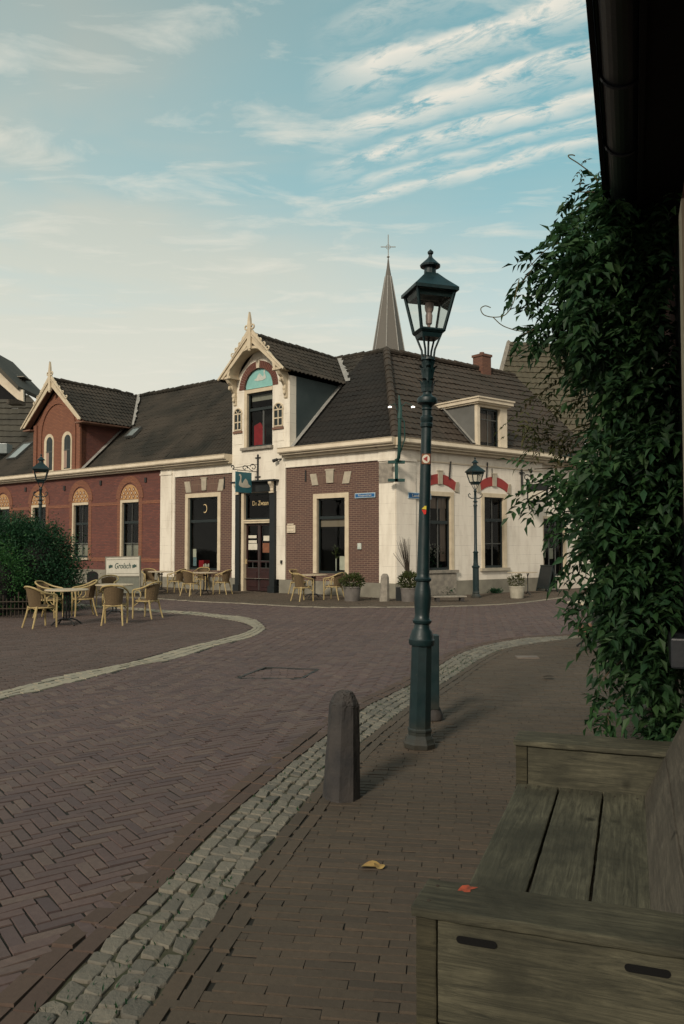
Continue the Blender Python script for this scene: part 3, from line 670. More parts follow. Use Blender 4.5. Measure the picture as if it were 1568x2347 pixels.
# back block so the house is solid from other views
MB().quad((-11.4,6,0),(-11.4,6,ZE),(-.5,6,ZE),(-.5,6,0)).build('back_wall', M['brown_brick'], cafe, FL)
# cornice gutters
def gutter_run(parent, F, x0, x1, ya=-.42, yb=.0, zt=5.02, m='white_trim'):
    mb = MB(); prof = [(ya, zt-.19), (ya-.03, zt-.15), (ya-.01, zt-.04), (ya-.04, zt), (yb, zt), (yb, zt-.19)]
    n = len(prof); vs = [(x0, p[0], p[1]) for p in prof]+[(x1, p[0], p[1]) for p in prof]
    mb.add(vs, [tuple(range(n)), tuple(range(2*n-1, n-1, -1))]+[(i, (i+1) % n, (i+1) % n+n, i+n) for i in range(n)])
    mb.box(x0, x1, ya+.08, yb, zt-.25, zt-.192); mb.box(x0, x1, ya+.22, yb, zt-.33, zt-.252)
    return mb.build('gutter', M[m], parent, F)
gutter_run(cafe, FL, xP0, xD0); 
mb = MB()
# mitred corner: extend to where both gutters meet
gutter_run(cafe, FL, lx(637,1020,-.4), .16)
gutter_run(cafe, FR, -.16, XR+.05)
# door surround
mb = MB()
mb.box(dx0-.33, dx0-.12, -.14, .02, .12, dz1+.02); mb.box(dx1-.00, dx1+.24, -.14, .02, .12, dz1+.02)
mb.box(dx0-.38, dx0-.09, -.20, .02, -.02, .24); mb.box(dx1-.03, dx1+.29, -.20, .02, -.02, .24)
mb.box(dx0-.30, dx1+.22, -.12, .02, dz1+.02, dz1+.36); mb.box(dx0-.42, dx1+.36, -.30, .02, dz1+.36, dz1+.42)
mb.build('door_surround', M['door_dark'], cafe, FL)
for xx in (dx0-.225, dx1+.12):
    mb = MB(); pr = [(-.14,0),(-.17,.05),(-.16,.12),(-.2,.2),(-.27,.28),(-.28,.35),(-.02,.35),(-.02,0)]
    vs = [(xx-.07, a, dz1+.0+b) for a, b in pr]+[(xx+.07, a, dz1+b) for a, b in pr]; n = len(pr)
    mb.add(vs, [tuple(range(n)), tuple(range(2*n-1, n-1, -1))]+[(i, i+n, (i+1) % n+n, (i+1) % n) for i in range(n)])
    mb.box(xx-.10, xx+.10, -.20, .0, dz1-.05, dz1-.002); mb.build('bracket', M['white_trim'], cafe, FL)
zT0, zT1 = lz(592, 1199), lz(592, 1191)
mb = MB(); mb.box(dx0-.10, dx0+.03, -.06, .15, 0, dz1); mb.box(dx1-.05, dx1-.003, -.03, .15, 0, dz1); mb.box(dx0+.03, dx1-.05, -.05, .15, zT0, zT1); mb.box(dx0+.03, dx1-.05, -.08, .1, zT0+.07, zT1-.02)
mb.build('door_frame', M['cream_trim'], cafe, FL)
d = MB(); da, db = dx0+.03, dx1-.05; dm = (da+db)/2; yy = .08
for a, b in ((da, dm), (dm, db)):
    d.box(a+.005, a+.075, yy, yy+.05, .03, zT0); d.box(b-.075, b-.005, yy, yy+.05, .03, zT0); d.box(a+.075, b-.075, yy, yy+.05, .03, .85); d.box(a+.075, b-.075, yy, yy+.05, zT0-.09, zT0)
    d.box(a+.075, b-.075, yy, yy+.05, 1.05, 1.11)
    d.rbox(a+.11, b-.11, yy-.02, yy+.01, .16, .72, .015)
dd = d.build('door', M['door_maroon'], cafe, FL)
g = MB()
for a, b in ((da, dm), (dm, db)): m_ = (a+b)/2; g.box(m_-.01, m_+.01, yy+.005, yy+.03, .85, 1.05); g.box(a+.075, b-.075, yy-.006, yy, 1.098, 1.115); g.box(a+.075, b-.075, yy-.006, yy, .845, .86)
g.box(dm-.012, dm+.012, yy-.012, yy, .05, zT0)
g.build('glazing_bar', M['muntin'], dd, FL)
MB().quad((da,yy+.03,.8),(db,yy+.03,.8),(db,yy+.03,zT0),(da,yy+.03,zT0)).build('pane', M['glass'], dd, FL)
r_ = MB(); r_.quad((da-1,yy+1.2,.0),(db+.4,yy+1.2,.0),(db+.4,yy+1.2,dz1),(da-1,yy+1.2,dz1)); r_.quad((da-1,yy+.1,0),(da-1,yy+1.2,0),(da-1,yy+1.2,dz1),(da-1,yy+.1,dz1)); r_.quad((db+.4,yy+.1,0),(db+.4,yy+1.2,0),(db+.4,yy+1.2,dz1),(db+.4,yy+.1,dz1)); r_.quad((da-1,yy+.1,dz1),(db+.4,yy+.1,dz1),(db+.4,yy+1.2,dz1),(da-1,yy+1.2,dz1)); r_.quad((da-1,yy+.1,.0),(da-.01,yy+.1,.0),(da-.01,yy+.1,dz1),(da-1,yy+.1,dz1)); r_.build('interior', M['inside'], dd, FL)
bx('handle', M['gold'], dd, FL, da+.02, da+.05, yy-.05, yy, .98, 1.16)
sheet('notice', M['paper'], dd, FL, da+.12, dm-.13, 1.92, 2.02, yy-.01); sheet('notice', M['paper'], dd, FL, da+.13, dm-.12, 1.74, 1.84, yy-.01)
sheet('notice', M['paper'], dd, FL, da+.12, dm-.09, 1.5, 1.72, yy-.01); sheet('notice', M['paper'], dd, FL, dm+.22, db-.12, 1.82, 2.0, yy-.01); sheet('notice', M['ornament_dark'], dd, FL, dm+.18, db-.1, 1.4, 1.74, yy-.01)
mb = MB(); mb.box(da, da+.06, .05, .1, zT1, dz1); mb.box(db-.06, db, .05, .1, zT1, dz1); mb.box(da+.06, db-.06, .051, .099, dz1-.07, dz1); mb.box(da+.06, db-.06, .051, .099, zT1, zT1+.06)
fan = mb.build('fanlight', M['sash_dark'], cafe, FL)
MB().quad((da,.09,zT1),(db,.09,zT1),(db,.09,dz1),(da,.09,dz1)).build('pane', M['glass'], fan, FL)
text('lettering', 'De Zwaan', .24, M['gold'], fan, TF(FL, dm+.06, .07, lz(599, 1153)), .004, .80)
# big windows
W1, i1 = window(cafe, FL, *w1, fw=.16, tr=lz(470,1194), label='tall cafe window left of the door', depth=1.5)
W2, i2 = window(cafe, FL, *w2, fw=.16, tr=lz(760,1186), label='tall cafe window with a low blind right of the door', depth=1.5)
sheet('poster', M['poster_blue'], W1, FL, i1[0]+.02, i1[0]+.21, .86, 1.5, .2); sheet('poster', M['paper'], W1, FL, i1[1]-.2, i1[1]-.03, 1.0, 1.35, .2)
sheet('poster', M['paper'], W1, FL, i1[0]+.02, i1[0]+.21, 1.2, 1.52, .19)
for k in range(4): sheet('card', M['paper'], W1, FL, i1[0]+.55+k*.09, i1[0]+.61+k*.09, .84, .93+.03*(k%2), .25)
MB().box(i1[0]+.24, i1[0]+.52, .3, .6, .8, 1.08).build('cushion', M['red_cloth'], W1, FL)
# moon ornament
mo = MB(); cx0, cz0 = (i1[0]+i1[1])/2+.0, lz(471, 1165)
A_ = [(cx0+.13*math.cos(a), cz0+.17*math.sin(a)) for a in np.linspace(-2.2, 2.2, 14)]; B_ = [(cx0-.02+.12*math.cos(a), cz0+.14*math.sin(a)) for a in np.linspace(2.1, -2.1, 14)]
for k in range(13): mo.quad((A_[k][0],.1,A_[k][1]),(A_[k+1][0],.1,A_[k+1][1]),(B_[12-k][0],.1,B_[12-k][1]),(B_[13-k][0],.1,B_[13-k][1]))
mo.build('emblem', M['gold'], W1, FL)
sheet('blind', M['blind'], W2, FL, i2[0], i2[1], lz(760,1207), lz(760,1190), .15)
sheet('poster', M['paper'], W2, FL, i2[1]-.34, i2[1]-.02, .84, 1.3, .2)
mb = MB(); cx0 = (i2[0]+i2[1])/2
mb.lathe([(.02,0),(.025,.4),(.015,.42)], (cx0, .28, .8), 8); mb.build('vase', M['sign_white'], W2, FL)
def leaves(name, m, parent, P, Dr, L, Wd, F=I4, fold=.25, flat=None):
    """leaf blades: centre line Dr, random roll"""
    P = np.asarray(P, float); n = len(P); Dr = np.asarray(Dr, float); Dr = Dr/np.linalg.norm(Dr, axis=1, keepdims=True)
    up = np.tile([0, 0, 1.], (n, 1))+rng.normal(0, .45, (n, 3)) if flat is None else flat
    sd = np.cross(Dr, up); sd /= np.linalg.norm(sd, axis=1, keepdims=True)+1e-9; nr = np.cross(sd, Dr)
    L = np.broadcast_to(np.asarray(L, float).reshape(-1, 1), (n, 1)); Wd = np.broadcast_to(np.asarray(Wd, float).reshape(-1, 1), (n, 1))
    V = np.stack([P, P+Dr*L*.4+sd*Wd*.5+nr*Wd*fold, P+Dr*L*.42, P+Dr*L*.4-sd*Wd*.5+nr*Wd*fold, P+Dr*L-nr*L*.12], 1)
    f = np.array([(0,1,2),(1,4,2),(0,2,3),(2,4,3)]); Fq = (f[None]+np.arange(n)[:,None,None]*5).reshape(-1, 3)
    return npmesh(name, V.reshape(-1, 3), Fq, m, parent, F)
gr_ = leaves('grass', M['leaf_bush'], None, GR[0], GR[1], GR[2], GR[2]*.3); gr_['kind'] = 'stuff'; tag(gr_, 'short grass and moss sprouting between the cobbles of the gutter strip', 'grass')
n = 50; a = rng.uniform(0, 2*PI, n)
leaves('dried_flowers', M['leaf_pot'], W2, np.stack([cx0+rng.normal(0,.05,n), .28+rng.normal(0,.03,n), 1.2+rng.uniform(0,.4,n)], 1), np.stack([np.cos(a), np.sin(a)*.3, rng.uniform(.2,1.5,n)], 1), .12, .05, FL)
def lintel(F, xl0, xl1, xk0, xk1, xr0, xr1, zt, zb, key_up=.06, m='soldier', sm='stone', arch=.04, slope=.05):
    mb = MB()
    for a, b, s in ((xl0, xl1, 1), (xr0, xr1, -1)):
        k = slope*s; MB().prism([(a+k,zb),(b+k,zb),(b-k,zt-.02),(a-k,zt-.02)], -.03, .01).build('end_stone', M[sm], cafe, F)
    mb.prism([(xk0+.02,zb+.05),(xk1-.02,zb+.05),(xk1+.01,zt+key_up),(xk0-.01,zt+key_up)], -.05, .01); mb.box(xk0-.04, xk1+.04, -.06, .01, zt+key_up, zt+key_up+.04)
    ks = mb.build('keystone', M[sm], cafe, F)
    mb = MB(); n = 8
    for a, b, fa, fb in ((xl1, xk0, 0, 1), (xk1, xr0, 1, 0)):
        MB().quad((a,-.008,zb+.05*fa),(b,-.008,zb+.05*fb),(b,-.008,zt),(a,-.008,zt-.03*0)).build('lintel', M[m], cafe, F)
lintel(FL, lx(425), lx(437), lx(463), lx(474), lx(501), lx(513), lz(470,1100), lz(470,1127))
lintel(FL, lx(714), lx(728), lx(749), lx(766), lx(788), lx(804), lz(760,1082), lz(760,1110))
# side windows
W3, i3 = window(cafe, FR, *r1, fw=.14, tr=rzz(1010,1197), label='side window with curtains, behind the tall lamp', vb=1)
W4, i4 = window(cafe, FR, *r2, fw=.14, tr=rzz(1130,1192), vb=1, hb=(rzz(1130,1246),), label='dark six pane side window', sill='stone')
MB().box(r1[0]-.08, r1[1]+.12, -.12, .05, r1[2]-.09, r1[2]).build('sill', M['stone_grey'], W3, FR)
sheet('blind', M['curtain'], W3, FR, i3[0], i3[1], i3[3]-.35, i3[3], .16); sheet('curtain', M['curtain'], W3, FR, i3[1]-.25, i3[1], i3[2]+.2, i3[3], .2)
n = 160; a = rng.uniform(0, 2*PI, n)
leaves('window_flowers', M['sign_white'], W3, np.stack([rng.uniform(i3[0],i3[1]-.05,n), rng.uniform(.2,.4,n), 1.2+rng.uniform(0,.5,n)], 1), np.stack([np.cos(a), np.sin(a)*.3, rng.uniform(.2,1,n)], 1), .07, .05, FR)
leaves('window_plants', M['leaf_bush'], W3, np.stack([rng.uniform(i3[0],i3[1]-.05,n), rng.uniform(.2,.4,n), .9+rng.uniform(0,.6,n)], 1), np.stack([np.cos(a), np.sin(a)*.3, rng.uniform(.2,1,n)], 1), .14, .06, FR)
leaves('window_plants', M['leaf_pot'], W4, np.stack([rng.uniform(i4[0],i4[0]+.25,60), rng.uniform(.2,.3,60), .95+rng.uniform(0,.5,60)], 1), np.stack([np.cos(a[:60]), np.sin(a[:60])*.3, rng.uniform(.2,1,60)], 1), .12, .05, FR)
for (q0, q1, zt, nm) in ((r1[0], r1[1], r1[3], 0), (r2[0], r2[1], r2[3], 1)):
    cx0 = (q0+q1)/2; hw_ = (q1-q0)/2; n = 12; za = zt+.06
    def arc(z0, rise, hwid): return [(cx0-hwid+2*hwid*i/n, z0+rise*(1-((2*i/n)-1)**2)) for i in range(n+1)]
    lo = arc(za, .20, hw_+.03); hi = arc(za+.28, .24, hw_+.10); mb = MB()
    for i in range(n):
        mb.add([(lo[i][0],-.02,lo[i][1]),(lo[i+1][0],-.02,lo[i+1][1]),(hi[i+1][0],-.02,hi[i+1][1]),(hi[i][0],-.02,hi[i][1]),
                (lo[i][0],.01,lo[i][1]),(lo[i+1][0],.01,lo[i+1][1]),(hi[i+1][0],.01,hi[i+1][1]),(hi[i][0],.01,hi[i][1])], [(0,1,2,3),(0,4,5,1),(3,2,6,7)])
    mb.build('lintel', M['red_paint'], cafe, FR)
    mb = MB(); mb.prism([(cx0-.09,za+.18),(cx0+.09,za+.18),(cx0+.10,za+.60),(cx0-.10,za+.60)], -.06, .01); mb.box(cx0-.12, cx0+.12, -.07, .01, za+.6, za+.64)
    mb.build('keystone', M['stone'], cafe, FR)
    MB().prism([(cx0+hw_+.03,za-.02),(cx0+hw_+.22,za-.06),(cx0+hw_+.22,za+.30),(cx0+hw_+.10,za+.29)], -.04, .01).build('end_stone', M['stone'], cafe, FR); MB().prism([(cx0-hw_-.03,za-.02),(cx0-hw_-.10,za+.29),(cx0-hw_-.22,za+.30),(cx0-hw_-.22,za-.06)], -.04, .01).build('end_stone', M['stone'], cafe, FR)
mb = MB(); mb.box(r1[0]-.2, r1[1]+.05, -.075, .0, .05, r1[2]-.12); mb.build('stone_patch', M['stone_grey'], cafe, FR)
# gable: tympanum, window, false windows
mb = MB(); n = 24
mb.add([(ax,.04,az)]+[(ax+ar*math.cos(PI*i/n), .04, az+ar*math.sin(PI*i/n)) for i in range(n+1)], [(0, i+1, i+2) for i in range(n)])
ty = mb.build('tympanum', M['turquoise'], cafe, FL)
sw = [(.17,.92),(.27,.9),(.31,.80),(.29,.62),(.31,.50),(.38,.48),(.47,.62),(.58,.72),(.70,.62),(.77,.45),(.93,.37),(.88,.31),(.70,.27),(.40,.27),(.20,.32),(.13,.40),(.17,.52),(.23,.68),(.21,.82),(.13,.84)]
def flatpoly(pts, y, m, name, parent, F, th=.004):
    me = MB(); n = len(pts); me.prism(pts, y, y+th); o = me.build(name, m, parent, F)
    bm = bmesh.new(); bm.from_mesh(o.data); bmesh.ops.triangulate(bm, faces=[f for f in bm.faces if len(f.verts) > 4]); bm.to_mesh(o.data); bm.free(); return o
flatpoly([(ax+.42-(p[0])*.75, az+.10+p[1]*.62) for p in sw], .028, M['paint_white'], 'painted_bird', ty, FL)
mb = MB()
for i in range(n):
    a0, a1 = PI*i/n, PI*(i+1)/n
    q = [(ar+.02, a0), (ar+.02, a1), (ar+.30, a1), (ar+.30, a0)]
    f_ = [(ax+r*math.cos(a), -.045, az+r*math.sin(a)) for r, a in q]; b_ = [(ax+r*math.cos(a), .04, az+r*math.sin(a)) for r, a in q]
    if .06 < a0 < PI-.1: mb.add(f_+b_, [(0,1,2,3),(0,4,5,1),(2,6,7,3)])
# separate voussoirs
mb = MB(); nb = 30
for i in range(nb):
    a0, a1 = PI*(i+.08)/nb, PI*(i+.92)/nb
    q = [(ar, a0), (ar, a1), (ar+.26, a1), (ar+.26, a0)]
    mb.add([(ax+r*math.cos(a), -.05, az+r*math.sin(a)) for r, a in q]+[(ax+r*math.cos(a), .04, az+r*math.sin(a)) for r, a in q], [(0,1,2,3),(0,4,5,1),(1,5,6,2),(2,6,7,3),(3,7,4,0)])
mb.build('arch', M['arch_brick'], cafe, FL)
MB().prism([(ax-.07,az+ar),(ax+.07,az+ar),(ax+.09,az+ar+.29),(ax-.09,az+ar+.29)], -.08, -.03).build('keystone', M['white_trim'], cafe, FL)
W5, i5 = window(cafe, FL, dw[0], dw[1], dw[2], az-.02, fw=.13, sides='lt', tr=lz(597,936), vb=0, y=.0, label='tall gable window with something red inside', depth=.9)
MB().box(dw[0]-.1, dw[1]+.05, -.14, .05, dw[2]-.10, dw[2]-.0).build('sill', M['stone_grey'], W5, FL)
MB().box((i5[0]+i5[1])/2+.05, (i5[0]+i5[1])/2+.13, .1, .14, dw[2]+.05, lz(597,936)).build('glazing_bar', M['muntin'], W5, FL)
MB().prism([(i5[0]+.05,i5[2]),(i5[0]+.6,i5[2]),(i5[0]+.62,i5[2]+.55),(i5[0]+.35,i5[2]+.85),(i5[0]+.05,i5[2]+.75)], .25, .3).build('red_object', M['red_cloth'], W5, FL)
sheet('blind', M['net'], W5, FL, i5[0], i5[1], i5[3]-.22, i5[3], .2)
for (a, b, t_, u) in ((537.5, 555, 937, 987), (628, 649.5, 924, 977)):
    q = rectL(FL, a, b, t_, u, -.03); cx0 = (q[0]+q[1])/2; w_ = (q[1]-q[0])/2; zz = q[3]-w_; n = 12
    mb = MB(); pts = [(q[0], q[2]), (q[1], q[2])]+[(cx0+w_*math.cos(PI*i/n), zz+w_*math.sin(PI*i/n)) for i in range(n+1)]
    f = flatpoly(pts, -.036, M['sash_dark'], 'false_window', cafe, FL, .02)
    mb = MB(); wi = w_-.06
    mb.box(cx0-.02, cx0+.02, -.06, -.037, q[2], zz); 
    for k in range(3): zk = q[2]+(zz-q[2])*k/2+(.02 if k == 0 else 0); mb.box(q[0], q[1], -.058, -.037, zk-.02, zk+.02)
    for sx_ in (-1, 1): mb.box(cx0+sx_*w_-.035*(sx_ > 0), cx0+sx_*w_+.035*(sx_ < 0), -.07, -.03, q[2], zz)
    P = [(cx0+w_*math.cos(PI*i/n), -.05, zz+w_*math.sin(PI*i/n)) for i in range(n+1)]; mb.tube(P, .028, 6)
    mb.tube([(cx0, -.05, zz-.02), (cx0-w_*.35, -.05, zz+w_*.45), (cx0-w_*.6, -.05, zz+w_*.75)], .016, 5); mb.tube([(cx0, -.05, zz-.02), (cx0+w_*.35, -.05, zz+w_*.45), (cx0+w_*.6, -.05, zz+w_*.75)], .016, 5)
    mb.build('tracery', M['cream_trim'], f, FL)
    MB().box(q[0]-.03, q[1]+.03, -.09, -.03, q[2]-.11, q[2]-.03).build('sill', M['terracotta'], f, FL)
    MB().box(q[0], q[1]+.02, -.042, -.03, q[2]-.52, q[2]-.12).build('panel', M['white_wall'], f, FL)
# bargeboards and finial
def barge(parent, F, cx, hwid, ze, za, y, wdt, m, scroll=True, tip=.8, scale=1.0):
    d = Vector((hwid, 0, za-ze)).normalized(); mb = MB()
    for s in (-1, 1):
        nrm = (s*d.z, d.x)          # outward normal in x-z for that side
        p0 = (cx+s*hwid, ze); p1 = (cx, za)
        iw = (-s*d.z*wdt, -d.x*wdt)
        mb.prism([p0, p1, (p1[0], p1[1]-wdt/d.x*1.0), (p0[0]-s*wdt*.9, p0[1]-.02)], y-.05, y)
        mb.prism([(p0[0]+s*.05, p0[1]+.0), (p1[0], p1[1]+.07), (p1[0], p1[1]-.03), (p0[0]+s*.02, p0[1]-.06)], y-.10, y-.051)
    b = mb.build('bargeboard', M[m], parent, F)
    mb = MB(); mb.prism([(cx-.085*scale,za-.55),(cx+.085*scale,za-.55),(cx+.085*scale,za+.35*tip),(cx+.05*scale,za+tip*.72),(cx,za+tip),(cx-.05*scale,za+tip*.72),(cx-.085*scale,za+.35*tip)], y-.13, y-.04)
    mb.lathe([(.0,-.03),(.055,.0),(.06,.04),(.03,.08)], (cx, y-.085, za-.62), 10)
    for s in (-1, 1):
        c0 = (cx+s*.15*scale, za+.30*tip); mb.tube([(c0[0]+.075*math.cos(a)*s, y-.085, c0[1]+.075*math.sin(a)) for a in np.linspace(-2.6, 2.9, 12)], .032, 6)
        if scroll:
            for k in range(4):
                t = .17+.12*k; bx0 = cx+s*(hwid*t+.09*d.z); bz0 = za-(za-ze)*t+.12
                mb.tube([(bx0-s*.03+.07*math.cos(a)*s, y-.07, bz0+.06*math.sin(a)) for a in np.linspace(-2.2, 2.4, 9)], [.035, .034, .032, .03, .028, .026, .024, .02, .016], 6)
            mb.prism([(cx+s*.08, za-.02), (cx+s*(.60*hwid*.9), za-(za-ze)*.58*.95), (cx+s*(.60*hwid*.9)+s*.03, za-(za-ze)*.58*.95+.07), (cx+s*.12, za+.14)] if s > 0 else [(cx+s*.12, za+.14), (cx+s*(.60*hwid*.9)+s*.03, za-(za-ze)*.58*.95+.07), (cx+s*(.60*hwid*.9), za-(za-ze)*.58*.95), (cx+s*.08, za-.02)], y-.10, y-.04)
    mb.build('finial', M[m], parent, F); return b
bz = lz(650, 843, -.5); zap = lz(574.5, 766, -.5)
bb = barge(cafe, FL, dcx, 1.60, bz, zap, -.50, .20, 'cream_trim', tip=.78)
# round arch rib inside the gable front and soffit behind
mb = MB(); n = 22; cz0 = bz-.02; rr = 1.22
pts = [(dcx+rr*math.cos(a), cz0+(zap-bz-.42)*math.sin(a)) for a in np.linspace(0, PI, n+1)]
for i in range(n):
    (xa, za_), (xb, zb_) = pts[i], pts[i+1]; k = .91
    def inn(x, z): return (dcx+(x-dcx)*k, cz0+(z-cz0)*k-.0)
    (xc, zc), (xd, zd) = inn(xb, zb_), inn(xa, za_)
    mb.prism([(xa,za_),(xb,zb_),(xc,zc),(xd,zd)], -.54, -.42)
    mb.quad((xd,-.42,zd),(xc,-.42,zc),(xc,-.035,zc),(xd,-.035,zd))
mb.build('arch_rib', M['cream_trim'], bb, FL)
for s in (-1, 1):
    mb = MB(); xx = dcx+s*1.27
    pr = [(-.03,-.95),(-.08,-.90),(-.10,-.72),(-.16,-.6),(-.14,-.48),(-.24,-.36),(-.28,-.22),(-.40,-.14),(-.48,-.02),(-.48,.04),(-.03,.04)]
    vs = [(xx-.07, a, cz0+b) for a, b in pr]+[(xx+.07, a, cz0+b) for a, b in pr]; n = len(pr)
    mb.add(vs, [tuple(range(n)), tuple(range(2*n-1, n-1, -1))]+[(i, i+n, (i+1) % n+n, (i+1) % n) for i in range(n)])
    mb.lathe([(.0,-.10),(.045,-.06),(.05,0),(.03,.05)], (xx, -.35, cz0-.30), 8); mb.lathe([(.0,-.10),(.045,-.06),(.05,0),(.03,.05)], (xx, -.14, cz0-.72), 8)
    mb.box(xx-.22, xx+.22, -.52, -.03, cz0+.0, cz0+.08)
    mb.build('bracket', M['cream_trim'], cafe, FL)
# gable dormer body and roof
zcut = lambda z: (z-ZE)/SL
for s in (-1, 1):
    x0 = dcx+s*hw; mb = MB(); mb.add([(x0,-.02,rz(-.02)-.3),(x0,-.02,7.62),(x0,zcut(7.62)+.1,7.62)], [(0,1,2)])
    mb.build('cheek', M['cheek_blue'], cafe, FL)
hwid = 1.66; U = FL.to_3x3() @ Vector((0,1,0)); zrd = zap-.02
for s in (-1, 1):
    ex = dcx+s*hwid; O = V3(FL, ex, -.46, bz-.05); Vv = (V3(FL, dcx, -.46, zrd)-O); vl = Vv.length
    tiles('dormer_roof', M['tile_dark'], cafe, O, U, Vv, 4.72, vl)
caps('dormer_ridge', M['tile_dark'], cafe, V3(FL, dcx, -.4, zrd+.02), V3(FL, dcx, 4.15, zrd-.02), .11)
def strip(name, m, parent, F, pts, w, lift=.06):   # strip of lead along a polyline lying on the roof
    mb = MB()
    for i in range(len(pts)-1):
        a, b = Vector(pts[i]), Vector(pts[i+1]); s = Vector((w, 0, 0)); l = Vector((0, -lift*.6, lift))
        mb.quad(a+l, b+l, b+l+s, a+l+s)
    return mb.build(name, m, parent, F)
strip('flashing', M['lead'], cafe, FL, [(dcx+hw+.0, -.0, rz(0)), (dcx+hw+.0, zcut(7.6), 7.6)], .18, .07)
def zigstrip(F, pts, parent):
    mb = MB(); P = [Vector(p) for p in pts]; k = 9
    for i in range(k):
        a = P[0].lerp(P[1], i/k); b = P[0].lerp(P[1], (i+1)/k); j = random.uniform(.14, .30); j2 = random.uniform(.14, .30)
        mb.quad(a+Vector((0,-.03,.07)), b+Vector((0,-.03,.07)), b+Vector((j2,-.03,.07)), a+Vector((j,-.03,.07)))
    return mb.build('flashing', M['lead'], parent, F)
zigstrip(FL, [(dcx+hwid-.05, zcut(bz)+.0, bz+.0), (dcx+.10, zcut(zrd)-.12, zrd-.08)], cafe)
# main roofs
ang = math.atan(SL); dV = (FL.to_3x3() @ Vector((0, math.cos(ang), math.sin(ang)))); vlen = (YR+.2)/math.cos(ang)
hipn = Vector((1, 0, 0)); hipc = Vector((1.68, 25.2, 0)); apexW = None
# intersection line of both slopes in plan: the bisector
bis = ((FL.to_3x3() @ Vector((0,1,0)))+(FR.to_3x3() @ Vector((0,1,0)))).normalized(); hipn = Vector((bis.y, -bis.x, 0))
UL = FL.to_3x3() @ Vector((1,0,0)); UR = FR.to_3x3() @ Vector((1,0,0)); dVR = (FR.to_3x3() @ Vector((0, math.cos(ang), math.sin(ang))))
tiles('roof', M['tile_black'], cafe, V3(FL, xD2, -.2, rz(-.2)), UL, dV, 10, vlen, [(hipc, hipn)], sag=.05, amp=.03, lip=.02)['label'] = 'black pantiled slope between gable and corner'
tiles('roof', M['tile_dark'], cafe, V3(FL, xD0, 2.3, rz(2.3)), UL, dV, xD2-xD0, (YR-2.3)/math.cos(ang))['label'] = 'roof slope behind the gable dormer'
tiles('roof', M['tile_dark'], cafe, V3(FL, -TP, -.2, rz(-.2)), UL, dV, TP+xD0, vlen, sag=.03, amp=.036, lip=.012)['label'] = 'dark pantiled slope left of the gable'
tiles('roof', M['tile_brown'], cafe, V3(FR, -4.0, -.2, rz(-.2)), UR, dVR, 4.0+11, vlen, [(hipc, -hipn)], th=.36, tw=.26, amp=.010, lip=.035, sag=.08)['label'] = 'brown tiled slope facing the side street'
apx = V3(FL, 0, 0, 0)+bis*(YR/(bis.dot(FL.to_3x3() @ Vector((0,1,0))))); apx.z = ZR
caps('hip', M['tile_brown'], cafe, hipc+Vector((0,-.1,ZE-.02)), apx+Vector((0,0,.04)), .15, .34)
rdg = lambda F, t, dz=0: V3(F, t, YR, ZR+dz)
caps('ridge', M['tile_dark'], cafe, apx+Vector((0,0,.02)), rdg(FL, -TP, .02), .11)
caps('ridge', M['tile_brown'], cafe, apx+Vector((0,0,.02)), rdg(FR, 10.95, .02), .12)
mb = MB(); mb.quad(tuple(apx), tuple(rdg(FL, -TP)), tuple(V3(FL, -TP, 2*YR, ZE)), tuple(V3(FL, -6, 2*YR, ZE))); mb.quad(tuple(apx), tuple(rdg(FR, 11)), tuple(V3(FR, 11, 2*YR, ZE)), tuple(V3(FR, 4, 2*YR, ZE)))
mb.build('back_slope', M['tile_dark'], cafe)
# side dormer
sx0, sx1 = rx(1094, 970), rx(1162, 970); sz1 = rzz(1128, 919, -.0); sz0 = 5.0; fy = .02
mb = MB(); mb.box(sx0, sx0+.13, fy-.03, fy+.1, sz0, sz1-.12); mb.box(sx1-.36, sx1, fy-.03, fy+.1, sz0, sz1-.12); mb.box(sx0+.13, sx1-.36, fy-.03, fy+.1, sz1-.26, sz1-.121)
bxs = mb.build('dormer_front', M['white_trim'], cafe, FR)
window(cafe, FR, sx0+.13, sx1-.36, sz0, sz1-.26, fw=.03, sides='', tr=None, vb=1, hb=((sz0+sz1)/2+.18,), y=fy, label='small dormer window with a curtain', depth=.7)
sheet('curtain', M['curtain'], bxs, FR, sx0+.55, sx1-.4, sz0+.1, sz1-.4, fy+.35)
for x0 in (sx0, sx1-.03):
    mb = MB(); mb.prism([(0,0)]*3, 0, 0) if False else None
    mb.add([(x0+.005,fy+.1,sz0+.0),(x0+.005,fy+.1,sz1-.12),(x0+.005,zcut(sz1-.1)+.1,sz1-.12)], [(0,1,2)]); mb.build('cheek', M['cheek_grey'], cafe, FR)
mb = MB(); mb.box(sx0-.14, sx1+.14, fy-.22, zcut(sz1)+.2, sz1-.12, sz1-.0); mb.box(sx0-.18, sx1+.18, fy-.26, zcut(sz1)+.2, sz1+.001, sz1+.05); mb.box(sx0-.08, sx1+.08, fy-.15, zcut(sz1), sz1-.17, sz1-.121)
mb.build('dormer_roof', M['white_trim'], cafe, FR)
strip('flashing', M['lead'], cafe, FR, [(sx0-.16, .1, rz(.1)), (sx0-.16, zcut(sz1-.1), sz1-.1)], .14, .07)
# chimney
cp = rdg(FR, hit(FR, 1105, 850, YR)[0], 0); 
mb = MB(); mb.box(-.27, .27, -.27, .27, -1.0, .50); mb.box(-.31, .31, -.31, .31, .50, .60); mb.lathe([(.12,.6),(.10,.72)], (0,0,0), 10)
mb.build('chimney', M['chimney_brick'], cafe, Matrix.Translation(cp) @ FR.to_3x3().to_4x4())
